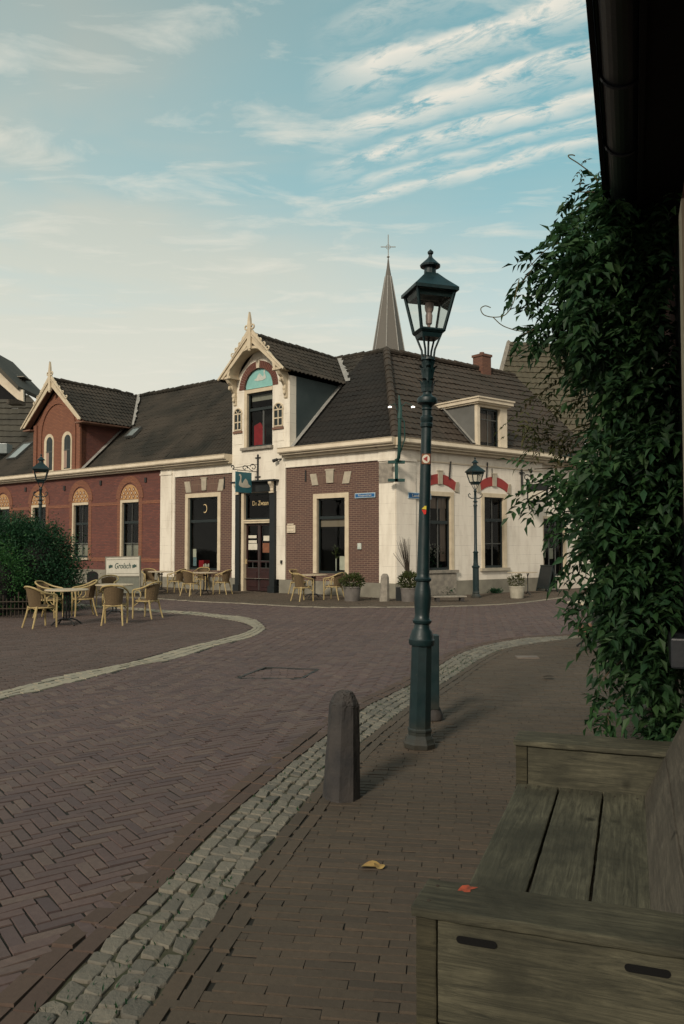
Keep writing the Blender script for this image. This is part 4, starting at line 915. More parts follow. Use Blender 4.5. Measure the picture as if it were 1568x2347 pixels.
# wall ties, vent, boxes, camera
mb = MB()
for px, a, b in ((701.4, 1078, 1104), (515, 1093, 1120)): x0 = lx(px, 1090); mb.box(x0-.025, x0+.025, -.03, 0, lz(px, b), lz(px, a))
mb.build('wall_tie', M['black_iron'], cafe, FL)
mb = MB(); x0 = rx(1116, 1030); mb.tube([(x0, -.03, rzz(1118,1060)), (x0-.06, -.03, rzz(1112,1095))], .025, 5); x0 = rx(1126.5, 1080); mb.tube([(x0, -.03, rzz(1126,1074)), (x0, -.03, rzz(1126,1096))], .015, 5)
x0 = rx(1030, 1080); mb.tube([(x0+.04, -.03, rzz(1032,1058)), (x0-.03, -.03, rzz(1027,1098))], .03, 5)
mb.build('wall_tie', M['black_iron'], cafe, FR)
q = rectL(FL, 660, 679, 1204, 1221.5); mb = MB(); mb.rbox(q[0], q[1], -.07, 0, q[2], q[3], .02)
for k in range(3): mb.box(q[0]+.05, q[1]-.05, -.085, -.071, q[2]+.06+k*.11, q[2]+.10+k*.11)
mb.build('vent', M['white_trim'], cafe, FL)
q = rectL(FL, 821.6, 829.7, 1245, 1259); mb = MB(); mb.rbox(q[0], q[1], -.06, 0, q[2], q[3], .012); mb.box(q[0]+.03, q[1]-.03, -.065, -.05, q[2]+.03, q[2]+.1); mb.build('meter_box', M['paint_white'], cafe, FL)
mb = MB(); x0 = lx(640, 1054); zz = lz(640, 1054); mb.tube([(x0+.15,-.02,zz+.02),(x0,-.18,zz)], .025, 6); mb.tube([(x0+.06,-.16,zz-.01),(x0-.10,-.22,zz-.05)], .06, 8); mb.build('camera', M['black_iron'], cafe, FL)
mb = MB()
for px, py in ((546,1288),(648,1288)): mb.rbox(lx(px)-.03, lx(px)+.03, -.1, -.03, lz(px,py)-.06, lz(px,py)+.06, .01)
mb.build('bell_box', M['black_iron'], cafe, FL)
mb = MB(); x0 = rx(972, 1073, 0); 
mb.tube([(rx(975),-.03,rzz(975,1062)),(rx(972),-.06,rzz(972,1072))], .008, 5); mb.lathe([(.0,-.08),(.07,-.05),(.09,.02),(.07,.08),(.02,.12)], (rx(972),-.12,rzz(972,1080)), 12); mb.build('wall_lamp', M['lead'], cafe, FR)
q = rectL(FR, 1196, 1236, 1066, 1069); 
mb = MB(); mb.tube([(rx(1318/1.0 if False else 1210),-.2,4.35),(rx(1210),-.05,4.40)], .03, 6); mb.lathe([(.03,-.08),(.07,0),(.03,.08)], (rx(1207),-.22,4.33), 10); mb.build('camera', M['black_iron'], cafe, FR)

# street name plates (writing on the wall)
def plate(F, px0, px1, yt, yb, s, label, y=-.03, w=None):
    q = list(rectL(F, px0, px1, yt, yb))
    if w: q[1] = q[0]+w
    t = thing('street_sign', label, 'street sign', F @ Matrix.Translation(((q[0]+q[1])/2, y, q[2])))
    MB().rbox(q[0], q[1], y-.02, y, q[2], q[3], .005).build('rim', M['sign_edge'], t, F)
    bx('panel', M['sign_blue'], t, F, q[0]+.025, q[1]-.025, y-.024, y-.018, q[2]+.022, q[3]-.022)
    text('lettering', s, (q[3]-q[2])*.68, M['sign_white'], t, TF(F, (q[0]+q[1])/2, y-.026, (q[2]+q[3])/2), .002, (q[1]-q[0])*.86/(len(s)*(q[3]-q[2])*.68*.53))
plate(FL, 815.4, 862, 1130, 1141, 'Prinsenstraat', 'blue street name plate on the brown brick wall left of the corner')
plate(FR, 932.5, 975, 1129.5, 1143.5, 'Landstraat', 'blue street name plate on the white side wall, partly behind the tall lamp', y=-.053, w=1.0)

# hanging swan sign
bxx = lx(591, 1070, -.05); zt_, zb_ = lz(591, 1042), lz(591, 1101)
hs = thing('hanging_sign', 'teal sign with a white swan on an iron bracket beside the cafe door', 'hanging sign', FL @ Matrix.Translation((bxx, 0, zb_)))
mb = MB(); mb.box(bxx-.035, bxx+.035, -.06, -.03, zb_, zt_)
for zz in (zt_-.12, zb_+.12): mb.box(bxx-.13, bxx+.13, -.065, -.03, zz-.02, zz+.02)
za1 = lz(591, 1082)
mb.tube([(bxx,-.05,za1),(bxx,-1.28,za1)], .014, 6); mb.tube([(bxx,-.05,za1+.28),(bxx,-1.28,za1+.04)], .010, 5)
mb.tube([(bxx,-1.28+.06*math.cos(a)-.0,za1+.08+.06*math.sin(a)) for a in np.linspace(-1.5, 3.5, 12)], .018, 6)
mb.tube([(bxx,-.28-.16*math.cos(a)*(1-a/9),za1+.15+.13*math.sin(a)*(1-a/9)) for a in np.linspace(0, 6, 18)], .016, 5)
mb.tube([(bxx,-.70+.14*math.cos(a)*(1-a/9),za1+.09+.10*math.sin(a)*(1-a/9)) for a in np.linspace(0, 6, 18)], .016, 5)
mb.tube([(bxx,-.30,za1+.02),(bxx,-.42,za1+.05),(bxx,-.6,za1+.17)], .014, 5)
mb.build('bracket', M['black_iron'], hs, FL, smooth=True)
sy0, sy1 = -1.14, -.38; sh = .72; stp = za1-.06
pn = MB().box(bxx-.02, bxx+.02, sy0, sy1, stp-sh, stp).build('sign_board', M['sign_teal'], hs, FL)
mb = MB()
for yv in (sy0+.1, sy1-.1): mb.tube([(bxx,yv,stp),(bxx,yv,za1)], .006, 5)
mb.build('hanger', M['black_iron'], hs, FL)
Fs = FL @ Matrix.Translation((bxx, 0, 0)) @ Matrix.Rotation(PI/2, 4, 'Z')     # local x = FL y
for sd in (-1, 1):
    pts = [((sy0+.03 + (p[0] if True else 0)*(sy1-sy0-.02)), stp-sh+p[1]*sh-.02) for p in sw]
    # visible face is the one turned to the street's right hand side
    flatpoly(pts, -.028 if sd < 0 else .024, M['sign_white'], 'swan', pn, Fs)
# bracket sign on the side wall, half hidden by the vine
bx2 = rx(1194, 1100); z0_, z1_ = rzz(1194, 1134), rzz(1194, 1076)
hs2 = thing('hanging_sign', 'dark framed sign on an iron bracket on the side wall, partly behind the vine', 'hanging sign', FR @ Matrix.Translation((bx2, 0, z0_)))
mb = MB(); mb.box(bx2-.035, bx2+.035, -.06, -.03, z0_, z1_)
for zz in (z0_+.12, z1_-.12): mb.box(bx2-.13, bx2+.13, -.065, -.03, zz-.02, zz+.02)
mb.tube([(bx2,-.05,z0_+.42),(bx2+.1,-1.2,z0_+.42)], .014, 6); mb.tube([(bx2,-.05,z1_-.1),(bx2+.05,-.6,z0_+.50),(bx2+.1,-1.2,z0_+.43)], .010, 5)
mb.tube([(bx2+.02,-.25-.15*math.cos(a)*(1-a/9),z0_+.6+.13*math.sin(a)*(1-a/9)) for a in np.linspace(0, 6, 18)], .016, 5)
mb.build('bracket', M['black_iron'], hs2, FR, smooth=True)
mb = MB(); mb.box(bx2+.02, bx2+.06, -1.15, -.25, z0_-.30, z0_+.36); s2 = mb.build('sign_board', M['door_dark'], hs2, FR)
mb = MB(); mb.box(bx2+.012, bx2+.019, -1.08, -.32, z0_-.22, z0_+.10); mb.build('panel', M['sign_white'], s2, FR)
# iron post with two lit lamps on the corner
zc0, zc1, zc2, zc3 = lz(906,1106), lz(906,1062), lz(911,967), lz(911,915)
cl_ = thing('corner_lamp', 'green iron bracket with two small lit lamps on the corner pilaster', 'wall lamp', Matrix.Translation((1.68, 25.0, zc0)))
cF = Matrix.Translation((1.68, 25.05, 0))
mb = MB(); mb.box(-.05, .05, -.22, -.14, zc0, zc1+.1); mb.box(-.26, .26, -.22, -.1, zc0, zc0+.09); mb.box(-.26, .26, -.24, -.1, zc1-.04, zc1+.05)
mb.tube([(0,-.18,zc1),(.06,-.35,zc1+.12),(.07,-.5,zc1+.35),(.08,-.55,zc2)], .055, 8); mb.tube([(.08,-.55,zc2),(.10,-.56,zc2+.3),(.06,-.55,zc3)], [.075,.06,.02], 8)
mb.tube([(.10,-.55,zc2+.1),(.22,-.55,zc2-.1),(.24,-.5,zc2-.6),(.12,-.4,zc1+.3)], .02, 6)
mb.build('bracket', M['green_paint'], cl_, cF, smooth=True)
M['lamp_lit'] = emit('lamp_lit', (1,.93,.82), 1.6)
for px in (893.5, 946.5):
    p = atY(px, 933, 24.5); mb = MB().tube([(-.05,0,-.01),(.0,0,.01),(.06,0,.0)], [.02,.03,.02], 8)
    mb.build('lamp_head', M['lamp_lit'], cl_, Matrix.Translation(p))
mb = MB(); mb.tube([atY(893.5,930,24.5), atY(905,925,24.5), atY(911,940,24.5)], .012, 5); mb.tube([atY(946,930,24.5), atY(930,922,24.5), atY(913,940,24.5)], .012, 5); mb.build('arm', M['green_paint'], cl_)

# ================================================================== THE RED HOUSE
red = thing('red_brick_house', 'low red brick house with arched window heads, joined to the cafe on its left', 'building', FL @ Matrix.Translation((-18, 0, 0)))
TE = 26.0; cxs = [-13.5, -17.05, -20.45, -23.7]; ww = .62
zs0, zs1 = 1.12, 3.56
ops = [(c-ww, c+ww, zs0, zs1) for c in cxs]
mb = wallgrid(MB(), -TE, -TP, .62, 4.83, ops); mb.build('wall', M['red_brick'], red, FL)
MB().quad((-TE,0,0),(-TE,0,ZE),(-TE,YR,ZR),(-TE,2*YR,ZE),(-TE,2*YR,0)).build('end_wall', M['red_brick'], red, FL)
mb = MB(); mb.box(-TE, -TP-.001, -.05, .1, -.03, .62); mb.build('plinth', M['plinth'], red, FL)
mb = MB()
for c in [-13.1, -16.0, -18.9]:
    n = 10; pts = [(c-.42, .05), (c+.42, .05), (c+.42, .38)]+[(c+.42*math.cos(a), .38+.16*math.sin(a)) for a in np.linspace(0, PI, n)]+[(c-.42, .38)]
    mb.prism(pts, -.054, -.045)
mb.build('cellar_opening', M['inside'], red, FL)
mb = MB()   # orange stripes
for z0, z1 in ((3.36, 3.50), (.98, 1.14)):
    xs_ = [-TE]+sum([[c-ww-.22, c+ww+.22] for c in sorted(cxs)], [])+[-TP-.002]
    for i in range(0, len(xs_), 2): mb.box(xs_[i], xs_[i+1], -.014, .01, z0, z1)
for c in cxs:
    for s in (-1, 1): x0 = c+s*(ww+.11); mb.box(x0-.11, x0+.11, -.016, .01, .98, 3.7)
    n = 16
    for i in range(n):
        a0, a1 = PI*i/n, PI*(i+1)/n; q = [(ww+.02,a0),(ww+.02,a1),(ww+.30,a1),(ww+.30,a0)]
        P = [(c+r*math.cos(a), 3.62+r*1.02*math.sin(a)) for r, a in q]
        mb.add([(x,-.03,z) for x, z in P]+[(x,.01,z) for x, z in P], [(0,1,2,3),(0,4,5,1),(2,6,7,3)])
mb.build('brick_trim', M['orange_brick'], red, FL)
for k, c in enumerate(cxs):
    n = 16; mb = MB(); mb.add([(c,-.008,3.58)]+[(c+ww*math.cos(PI*i/n), -.008, 3.58+ww*math.sin(PI*i/n)) for i in range(n+1)], [(0, i+1, i+2) for i in range(n)])
    ty = mb.build('window_head', M['ornament'], red, FL)
    m1 = MB(); m2 = MB()
    for i in range(-3, 4):
        for j in range(0, 4):
            x0 = c+i*.26+(.13 if j % 2 else 0); z0 = 3.69+j*.15
            if (x0-c)**2+(z0-3.58)**2 < (ww-.05)**2:
                m1.prism([(x0-.085,z0),(x0,z0-.10),(x0+.085,z0),(x0,z0+.10)], -.018, -.009); m2.prism([(x0-.045,z0),(x0,z0-.055),(x0+.045,z0),(x0,z0+.055)], -.024, -.0185)
    m1.build('diamond', M['ornament_dark'], ty, FL); m2.build('diamond_centre', M['ornament_light'], ty, FL)
    w, ii = window(red, FL, c-ww, c+ww, zs0, zs1, fw=.11, sides='lt', fm='cream_trim', tr=2.62, vb=1, hb=(1.75,) , sill='stone', depth=1.0)
    sheet('net_curtain', M['net'], w, FL, ii[0], ii[1], ii[2], 1.74, .2)
mb = MB()
for px, py in ((232, 1107), (149, 1119), (335, 1100), (60, 1122)): x0 = lx(px, py); z0 = lz(px, py); MB().box(x0-.06, x0+.06, -.05, 0, z0-.1, z0+.1).build('wall_tie', M['black_iron'], red, FL)
gutter_run(red, FL, -TE-.2, xP0-.003, ya=-.40)
tiles('roof', M['tile_dark'], red, V3(FL, -TE-.2, -.2, rz(-.2)), UL, dV, TE+.2-TP-.0, vlen, sag=.05, amp=.036, lip=.012)
MB().quad(tuple(V3(FL,-TE,YR,ZR)), tuple(V3(FL,-TP,YR,ZR)), tuple(V3(FL,-TP,2*YR,ZE)), tuple(V3(FL,-TE,2*YR,ZE))).build('back_slope', M['tile_dark'], red)
caps('ridge', M['tile_dark'], red, V3(FL, -TP, YR, ZR+.02), V3(FL, -TE-.2, YR, ZR+.02), .11)
def skylight(px0, px1, yt, yb, parent):
    Fi = FL.inverted(); P = []
    for px, py in ((px0[0], yb), (px0[1], yb), (px1[1], yt), (px1[0], yt)):
        o = Fi @ Vector((0,0,EYE)); d = Fi.to_3x3() @ ray(px, py); t = (ZE+SL*o.y-o.z)/(d.z-SL*d.y); P.append(o+d*t)
    x0, x1 = min(p.x for p in P), max(p.x for p in P); y0 = (P[0].y+P[1].y)/2; y1 = (P[2].y+P[3].y)/2
    x0 = (P[0].x+P[3].x)/2; x1 = (P[1].x+P[2].x)/2
    up = Vector((0, -SL, 1)).normalized(); al = Vector((0, 1, SL)).normalized(); L = (y1-y0)*math.sqrt(1+SL*SL); o = Vector((x0, y0, rz(y0)))
    Fk = FL @ Matrix.Translation(o) @ Matrix(((1,0,0,0),(0,al.y,up.y,0),(0,al.z,up.z,0),(0,0,0,1)))
    w = x1-x0; mb = MB(); mb.box(0, w, 0, .05, .0, .12); mb.box(0, w, L-.05, L, .0, .12); mb.box(0, .05, .05, L-.05, 0, .12); mb.box(w-.05, w, .05, L-.05, 0, .12)
    s = mb.build('skylight', M['muntin'], parent, Fk)
    MB().box(.05, w-.05, .05, L-.05, .06, .09).build('pane', M['sky_pane'], s, Fk)
M['sky_pane'] = mat('sky_pane', (.22,.25,.24), (.16,.19,.19), rough=.12, spec=.6, bmp=0)
skylight((290, 307), (308, 324), 984, 1004, red); skylight((26, 45), (50, 69), 1019, 1053, red)
# brick dormer
c = -18.95; h2 = 1.91; zb = 7.24; za = lz(115, 870, -.35); 
gz = 5.03
n = 20; rr_ = 1.25; gcz = 7.55
wz0 = 5.08; wins = []
for px0, px1, t_, b_ in ((101, 127, 995, 1062), (141, 169, 989, 1061)):
    q = rectL(FL, px0, px1, t_, b_); wins.append(((q[0]+q[1])/2, .40, wz0, q[3]))
mb = MB()
mb.prism([(c-h2, gz-.1), (c+h2, gz-.1), (c+h2, zb+.15), (c, za-.25), (c-h2, zb+.15)], -.02, .25)
body = mb.build('dormer_wall', M['orange_brick'], red, FL)
bm = bmesh.new(); bm.from_mesh(body.data); bmesh.ops.recalc_face_normals(bm, faces=bm.faces[:]); bm.to_mesh(body.data); bm.free()
mb = MB()                      # raised outer arch order and piers
for i in range(n):
    a0, a1 = PI*i/n, PI*(i+1)/n; ro = 1.52; ri = 1.28; zc_ = 6.75
    P = [(c+r*math.cos(a), zc_+r*1.12*math.sin(a)) for r, a in ((ri,a0),(ri,a1),(ro,a1),(ro,a0))]
    mb.add([(x,-.07,z) for x, z in P]+[(x,-.0,z) for x, z in P], [(0,1,2,3),(0,4,5,1),(2,6,7,3)])
for s in (-1, 1): x0 = c+s*1.40; mb.box(x0-.12, x0+.12, -.07, 0, gz, 6.75); x0 = c+s*(h2-.12); mb.box(x0-.13, x0+.13, -.09, 0, gz-.05, zb+.1)
mb.build('brick_arch', M['orange_brick'], red, FL)
for cx0, hw_, z0, z1 in wins:
    zz = z1-hw_; n_ = 12
    pts = [(cx0-hw_, z0), (cx0+hw_, z0)]+[(cx0+hw_*math.cos(PI*i/n_), zz+hw_*math.sin(PI*i/n_)) for i in range(n_+1)]
    f = flatpoly(pts, -.045, M['cream_trim'], 'window', red, FL, .03)
    k = .62; pts = [(cx0-hw_*k+.06, z0+.06), (cx0+hw_*k+.06, z0+.06)]+[(cx0+.06+hw_*k*math.cos(PI*i/n_), zz+hw_*k*math.sin(PI*i/n_)) for i in range(n_+1)]
    flatpoly(pts, -.052, M['sash_dark'], 'pane', f, FL, .005)
    mb = MB(); mb.box(cx0+.045, cx0+.075, -.062, -.053, z0+.06, z1-.2); mb.box(cx0-.2, cx0+.32, -.061, -.053, z0+.9, z0+.94); mb.build('glazing_bar', M['muntin'], f, FL)
    sheet('blind', M['curtain'], f, FL, cx0-.18, cx0+.04, z0+.1, z0+.88, -.0595)
MB().box(wins[0][0]-.5, wins[1][0]+.5, -.14, 0, gz-.08, gz+.05).build('sill', M['stone_grey'], red, FL)
for s in (-1, 1):
    x0 = c+s*h2; mb = MB(); mb.add([(x0,-.02,rz(0)-.2),(x0,-.02,zb+.1),(x0,zcut(zb)+.25,zb+.1)], [(0,1,2)]); mb.build('cheek', M['red_brick'], red, FL)
barge(red, FL, c, 2.42, zb-.02, za, -.36, .24, 'cream_trim', tip=.80, scroll=True)
hwid = 2.46
for s in (-1, 1):
    ex = c+s*hwid; O = V3(FL, ex, -.33, zb-.08); Vv = (V3(FL, c, -.33, za-.04)-O); vl = Vv.length
    tiles('dormer_roof', M['tile_dark'], red, O, U, Vv, 4.5, vl)
    mb = MB(); x1 = c+s*(h2-.05); mb.quad((c+s*hwid,-.31,zb-.15),(c,-.31,za-.12),(c,-.03,za-.12),(c+s*hwid,-.03,zb-.15)); mb.box(min(x1,ex), max(x1,ex), -.33, 2.2 if s > 0 else .1, zb-.16, zb-.10)
    mb.build('soffit', M['terracotta'], red, FL)
caps('dormer_ridge', M['tile_dark'], red, V3(FL, c, -.25, za+.0), V3(FL, c, 4.1, za-.04), .11)
strip('flashing', M['lead'], red, FL, [(c+h2+.0, .0, rz(0)), (c+h2+.0, zcut(zb), zb)], .26, .07)
zigstrip(FL, [(c+hwid-.0, zcut(zb-.05), zb-.05), (c+.12, zcut(za)-.15, za-.1)], red)

# ================================================================== houses behind, spire
bk = thing('tiled_house', 'house with a steep grey tiled hipped roof and white bargeboard at the far left', 'building', Matrix.Translation((-23, 52, 0)))
P = lambda x, y, Y: atY(x, y, Y)
O = P(-140, 1085, 52); Uv = P(60, 1085, 52)-O
tiles('roof', M['tile_far'], bk, O, Uv, P(-140, 905, 56)-O, (P(112,1085,52)-O).length, (P(-140,905,56)-O).length, th=.55, tw=.5, amp=.012, lip=.08,
      clips=[(P(66,905,56), (P(66,905,56)-P(106,948,55)).cross(Vector((0,1,.0))).normalized()*(1 if (P(66,905,56)-P(106,948,55)).cross(Vector((0,1,0))).x > 0 else -1))])
mb = MB(); a, b = P(-140,1085,52), P(108,1085,52); mb.quad((a.x,52.3,0),(b.x,52.3,0),(b.x,52.3,b.z),(a.x,52.3,a.z)); mb.quad((b.x,52.3,0),(b.x,60,0),(b.x,60,b.z),(b.x,52.3,b.z)); mb.build('wall', M['red_brick'], bk)
mb = MB(); pts = [P(-60,795,50), P(42,893,50), P(53,893,50), P(54,920,50), P(40,915,50), P(-60,828,50)]
n = len(pts); mb.add([tuple(p) for p in pts]+[(p.x, p.y+.2, p.z) for p in pts], [tuple(range(n)), tuple(range(2*n-1,n-1,-1))]+[(i,i+n,(i+1)%n+n,(i+1)%n) for i in range(n)])
mb.build('bargeboard', M['white_trim'], bk)
mb = MB(); pts = [P(-60,780,49.8), P(-60,796,49.8), P(40,893,49.8), P(42,885,49.8)]; mb.add([tuple(p) for p in pts]+[(p.x,p.y+6,p.z) for p in pts], [(0,1,2,3),(0,3,7,4),(3,2,6,7)]); mb.build('upper_roof', M['tile_far'], bk)
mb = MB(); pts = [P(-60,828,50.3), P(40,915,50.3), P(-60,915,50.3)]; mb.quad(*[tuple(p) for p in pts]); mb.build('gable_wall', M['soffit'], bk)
mb = MB(); pc_ = P(37, 900, 53); mb.box(pc_.x-.45, pc_.x+.45, 52.6, 53.5, pc_.z-.8, P(37,880,53).z); mb.box(pc_.x-.5, pc_.x+.5, 52.5, 53.6, P(37,880,53).z, P(37,877,53).z)
zt = P(37,868,53).z; mb.box(pc_.x-.75, pc_.x+.75, 52.4, 53.7, zt, zt+.05); mb.lathe([(.35,0),(.05,.25)], (pc_.x, 53, zt+.05), 4, PI/4)
for dx_ in (-.35, .35): mb.box(pc_.x+dx_-.03, pc_.x+dx_+.03, 52.9, 52.96, P(37,877,53).z, zt)
mb.build('chimney', M['stone_grey'], bk)
mb = MB(); a = P(-5,1030,51.9); mb.rbox(a.x-.6, a.x+.75, 51.5, 52.4, a.z-.3, a.z+.35, .04); mb.build('roof_window', M['sky_pane'], bk)
# spire
sp = thing('church_spire', 'slender slate church spire with pale hip ribs and a cross, behind the cafe roof', 'church spire', Matrix.Translation((4.6, 80, 0)))
tip = P(890, 592, 80); zb_s = P(888, 800, 80).z; r0 = 34.5/FOC*80*1.04; dz = tip.z-zb_s; cxp = tip.x
prof = [(r0*1.9, zb_s-dz*.75), (r0*1.38, zb_s-dz*.4), (r0, zb_s), (r0*.52, zb_s+dz*.49), (r0*.20, zb_s+dz*.80), (r0*.10, zb_s+dz*.9), (.05, tip.z)]
MB().lathe(prof, (cxp, 80, 0), 8, PI/8+.2).build('roof', M['slate'], sp)
mb = MB()
for i in range(8):
    a = PI/8+.2+2*PI*i/8; mb.tube([(cxp+r*1.01*math.cos(a), 80+r*1.01*math.sin(a), z) for r, z in prof[:-2]], .055, 5)
mb.build('rib', M['lead'], sp)
MB().box(cxp-2.2, cxp+2.2, 77.8, 82.2, 0, zb_s-dz*.75).build('tower', M['red_brick'], sp)
mb = MB(); mb.lathe([(.0,-.15),(.16,0),(.0,.15)], (cxp, 80, P(890,589,80).z), 10); zc = P(891,566,80).z; mb.tube([(cxp,80,tip.z),(cxp,80,P(891,538,80).z)], .045, 6); mb.tube([(cxp-.75,80,zc),(cxp+.75,80,zc)], .04, 6)
mb.tube([(cxp+.22*math.cos(a),80,zc+.22*math.sin(a)) for a in np.linspace(0, 2*PI, 14)], .025, 5)
mb.build('cross', M['stone_grey'], sp)
# tall house on the right
rh = thing('tiled_house', 'tall house with a steep brownish green tiled roof rising behind the vine on the right', 'building', Matrix.Translation((12, 38, 0)))
O = P(1106, 1010, 34); Ur = Vector((.985, .17, 0)); top_ = P(1166, 783, 38.5); Vv = top_-O; Vp = Vector((-.12,.65,1.0)).normalized()
Vdir = (Vv-Ur*Vv.dot(Ur)).normalized(); vl = Vv.dot(Vdir)
tiles('roof', M['tile_olive'], rh, O-Ur*.6, Ur, Vdir, 12, vl, th=.38, tw=.3, amp=.012, lip=.045, clips=[(O, (-(Vv.cross(Ur.cross(Vdir)))).normalized() if (-(Vv.cross(Ur.cross(Vdir)))).x < 0 else (Vv.cross(Ur.cross(Vdir))).normalized())])
mb = MB(); mb.tube([O, top_], .10, 4); mb.build('verge', M['stone_grey'], rh)
a = O; mb = MB(); mb.quad((a.x,a.y+.3,0),(a.x+11.5,a.y+2.2,0),(a.x+11.5,a.y+2.2,a.z),(a.x,a.y+.3,a.z)); b2 = top_; mb.add([(a.x,a.y+.3,0),(a.x,a.y+.3,a.z),(b2.x,b2.y,b2.z-.1),(b2.x,b2.y+5,a.z),(b2.x,b2.y+5,0)], [(0,1,2,3,4)]); mb.build('wall', M['stone_grey'], rh)
# neighbour beyond the cafe's side wall
nb_ = thing('shop_house', 'white house with a dark shop window beyond the cafe side wall, glimpsed through the vine', 'building', FR @ Matrix.Translation((10, 0, 0)))
so = (XR+.25, XR+1.7, .5, 2.75)
wallgrid(MB(), XR+.002, 11, .0, 4.98, [so], y=.25).build('wall', M['white_side'], nb_, FR)
w, ii = window(nb_, FR, *so, fw=.09, tr=2.25, vb=2, y=.25, fm='cream_trim')
sheet('notice', M['paper'], w, FR, ii[0]+.05, ii[0]+.25, 1.2, 1.6, .40); sheet('notice', M['paper'], w, FR, ii[0]+.4, ii[0]+.7, 1.15, 1.55, .40)
gutter_run(nb_, FR, XR+.06, 11, ya=-.2, yb=.24, zt=5.0)

# ================================================================== street lamps
def lantern(t, zb, zt, rb, rt, m='green_iron', eave=1.13, big=True, rot=0):
    """four-sided tapered lantern between heights zb and zt (frame), chimney on top"""
    def sq(r, z): return [(r*math.cos(rot+PI/4+PI/2*i)*math.sqrt(2)/1, r*math.sin(rot+PI/4+PI/2*i)*math.sqrt(2)/1, z) for i in range(4)]
    B = sq(rb/1.0, zb); T = sq(rt, zt); mb = MB()
    th = .014*(rt/.17)
    for i in range(4):
        mb.tube([B[i], T[i]], th, 4); mb.tube([B[i], B[(i+1) % 4]], th*1.25, 4); mb.tube([T[i], T[(i+1) % 4]], th*1.3, 4)
    b2 = sq(rb*.82, zb-.055*rt/.17); mb.add([tuple(p) for p in B+b2], [(0,1,5,4),(1,2,6,5),(2,3,7,6),(3,0,4,7),(4,5,6,7)])
    mb.build('lantern_frame', M[m], t)
    g = MB()
    for i in range(4):
        j = (i+1) % 4; k = .985
        g.quad(*[(p[0]*k, p[1]*k, p[2]) for p in (B[i], B[j], T[j], T[i])])
    g.build('glass', M['lantern_glass'], t)
    h = MB(); e = sq(rt*eave, zt); e2 = sq(rt*eave, zt-.028*rt/.17)
    s = rt/.17; r1_ = sq(rt*.62, zt+.085*s); r2_ = sq(rt*.30, zt+.145*s)
    h.add([tuple(p) for p in e2+e+r1_+r2_], [(0,1,5,4),(1,2,6,5),(2,3,7,6),(3,0,4,7),(4,5,9,8),(5,6,10,9),(6,7,11,10),(7,4,8,11),(8,9,13,12),(9,10,14,13),(10,11,15,14),(11,8,12,15),(3,2,1,0)])
    h.lathe([(.052*s,.140*s),(.050*s,.20*s),(.085*s,.205*s),(.088*s,.22*s),(.03*s,.275*s),(.018*s,.29*s),(.014*s,.31*s),(.024*s,.32*s),(.026*s,.335*s),(.0,.36*s)], (0,0,zt), 14)
    # dark reflector tray inside the head
    q1 = sq(rt*.93, zt-.03*s); q2 = sq(rt*.84, zt-.078*s)
    h.add([tuple(p) for p in q1+q2], [(0,1,5,4),(1,2,6,5),(2,3,7,6),(3,0,4,7)])
    h.build('lantern_roof', M[m], t)
    if big:
        MB().lathe([(.012,0),(.014,.05),(.026,.06),(.030,.13),(.024,.15),(.034,.17),(.040,.20),(.034,.235),(.0,.25)], (0,0,zb+.01), 14).build('bulb', M['bulb'], t, smooth=True)
        return
lp = G(961, 1711); 
LF = Matrix.Translation(lp) @ Matrix.Rotation(R(1.55), 4, 'Y') @ Matrix.Diagonal((1, 1, 1.012, 1))
big = thing('street_lamp', 'tall dark green cast iron lamp post with square lantern on the near footpath', 'street lamp', I4)
o = MB(); o.lathe([(.135,0),(.137,.035),(.125,.05),(.118,.075),(.098,.10),(.098,.125),(.104,.13),(.104,.145),(.095,.155)], n=8, rot=PI/8)
o.lathe([(.094,.155),(.086,.82)], n=8, rot=PI/8); o.build('base', M['green_iron'], big)
o = MB(); o.lathe([(.100,.82),(.106,.835),(.107,.865),(.098,.875),(.096,.90),(.088,.915),(.085,.935),(.070,.955),(.064,.975),(.062,.99),(.075,1.0),(.080,1.02),(.066,1.035),(.060,1.07),(.066,1.13),(.070,1.20),(.066,1.27),(.056,1.31),(.054,1.335),(.068,1.345),(.070,1.36),(.055,1.375),(.052,1.40),(.047,2.00),(.043,2.55),(.041,2.60),(.052,2.61),(.054,2.635),(.046,2.645),(.055,2.67),(.056,2.69),(.040,2.70),(.038,2.745),(.046,2.755),(.040,2.77),(.05,2.79),(.082,2.805),(.088,2.825),(.080,2.85),(.05,2.865),(.038,2.88),(.036,3.05),(.045,3.10),(.05,3.155),(.06,3.165),(.055,3.185)], n=20)
o.build('post', M['green_iron'], big, smooth=True)
o = MB()                                                # acanthus leaves round the neck
for k in range(6):
    a = k*PI/3
    for z0, ln in ((2.90, .12), (2.98, .15), (3.08, .10)):
        aa = a+(.5 if z0 > 2.95 else 0); ca, sa = math.cos(aa), math.sin(aa); P_ = []
        for j in range(5):
            u_ = j/4; rr = .038+.03*u_**2+(.014 if j == 4 else 0); w_ = .026*(1-.55*abs(u_-.4)); z_ = z0+ln*u_-(.02 if j == 4 else 0)
            P_ += [(rr*ca-w_*sa, rr*sa+w_*ca, z_), ((rr+.012)*ca, (rr+.012)*sa, z_), (rr*ca+w_*sa, rr*sa-w_*ca, z_)]
        o.add(P_, [(3*j+i, 3*j+i+1, 3*j+i+4, 3*j+i+3) for j in range(4) for i in range(2)])
o.build('leaf_ornament', M['green_iron'], big)
zb_l, zt_l = 3.40, 3.745; lrot = R(14)
o = MB()
for k in range(4):
    a = lrot+PI/4+k*PI/2; o.tube([(.05*math.cos(a), .05*math.sin(a), 3.17), (.060*math.cos(a), .060*math.sin(a), 3.25), (.105*math.cos(a), .105*math.sin(a), zb_l-.05)], .0095, 6)
o.tube([(0,0,3.17),(0,0,3.36)], .010, 6); o.build('lantern_stay', M['green_iron'], big)
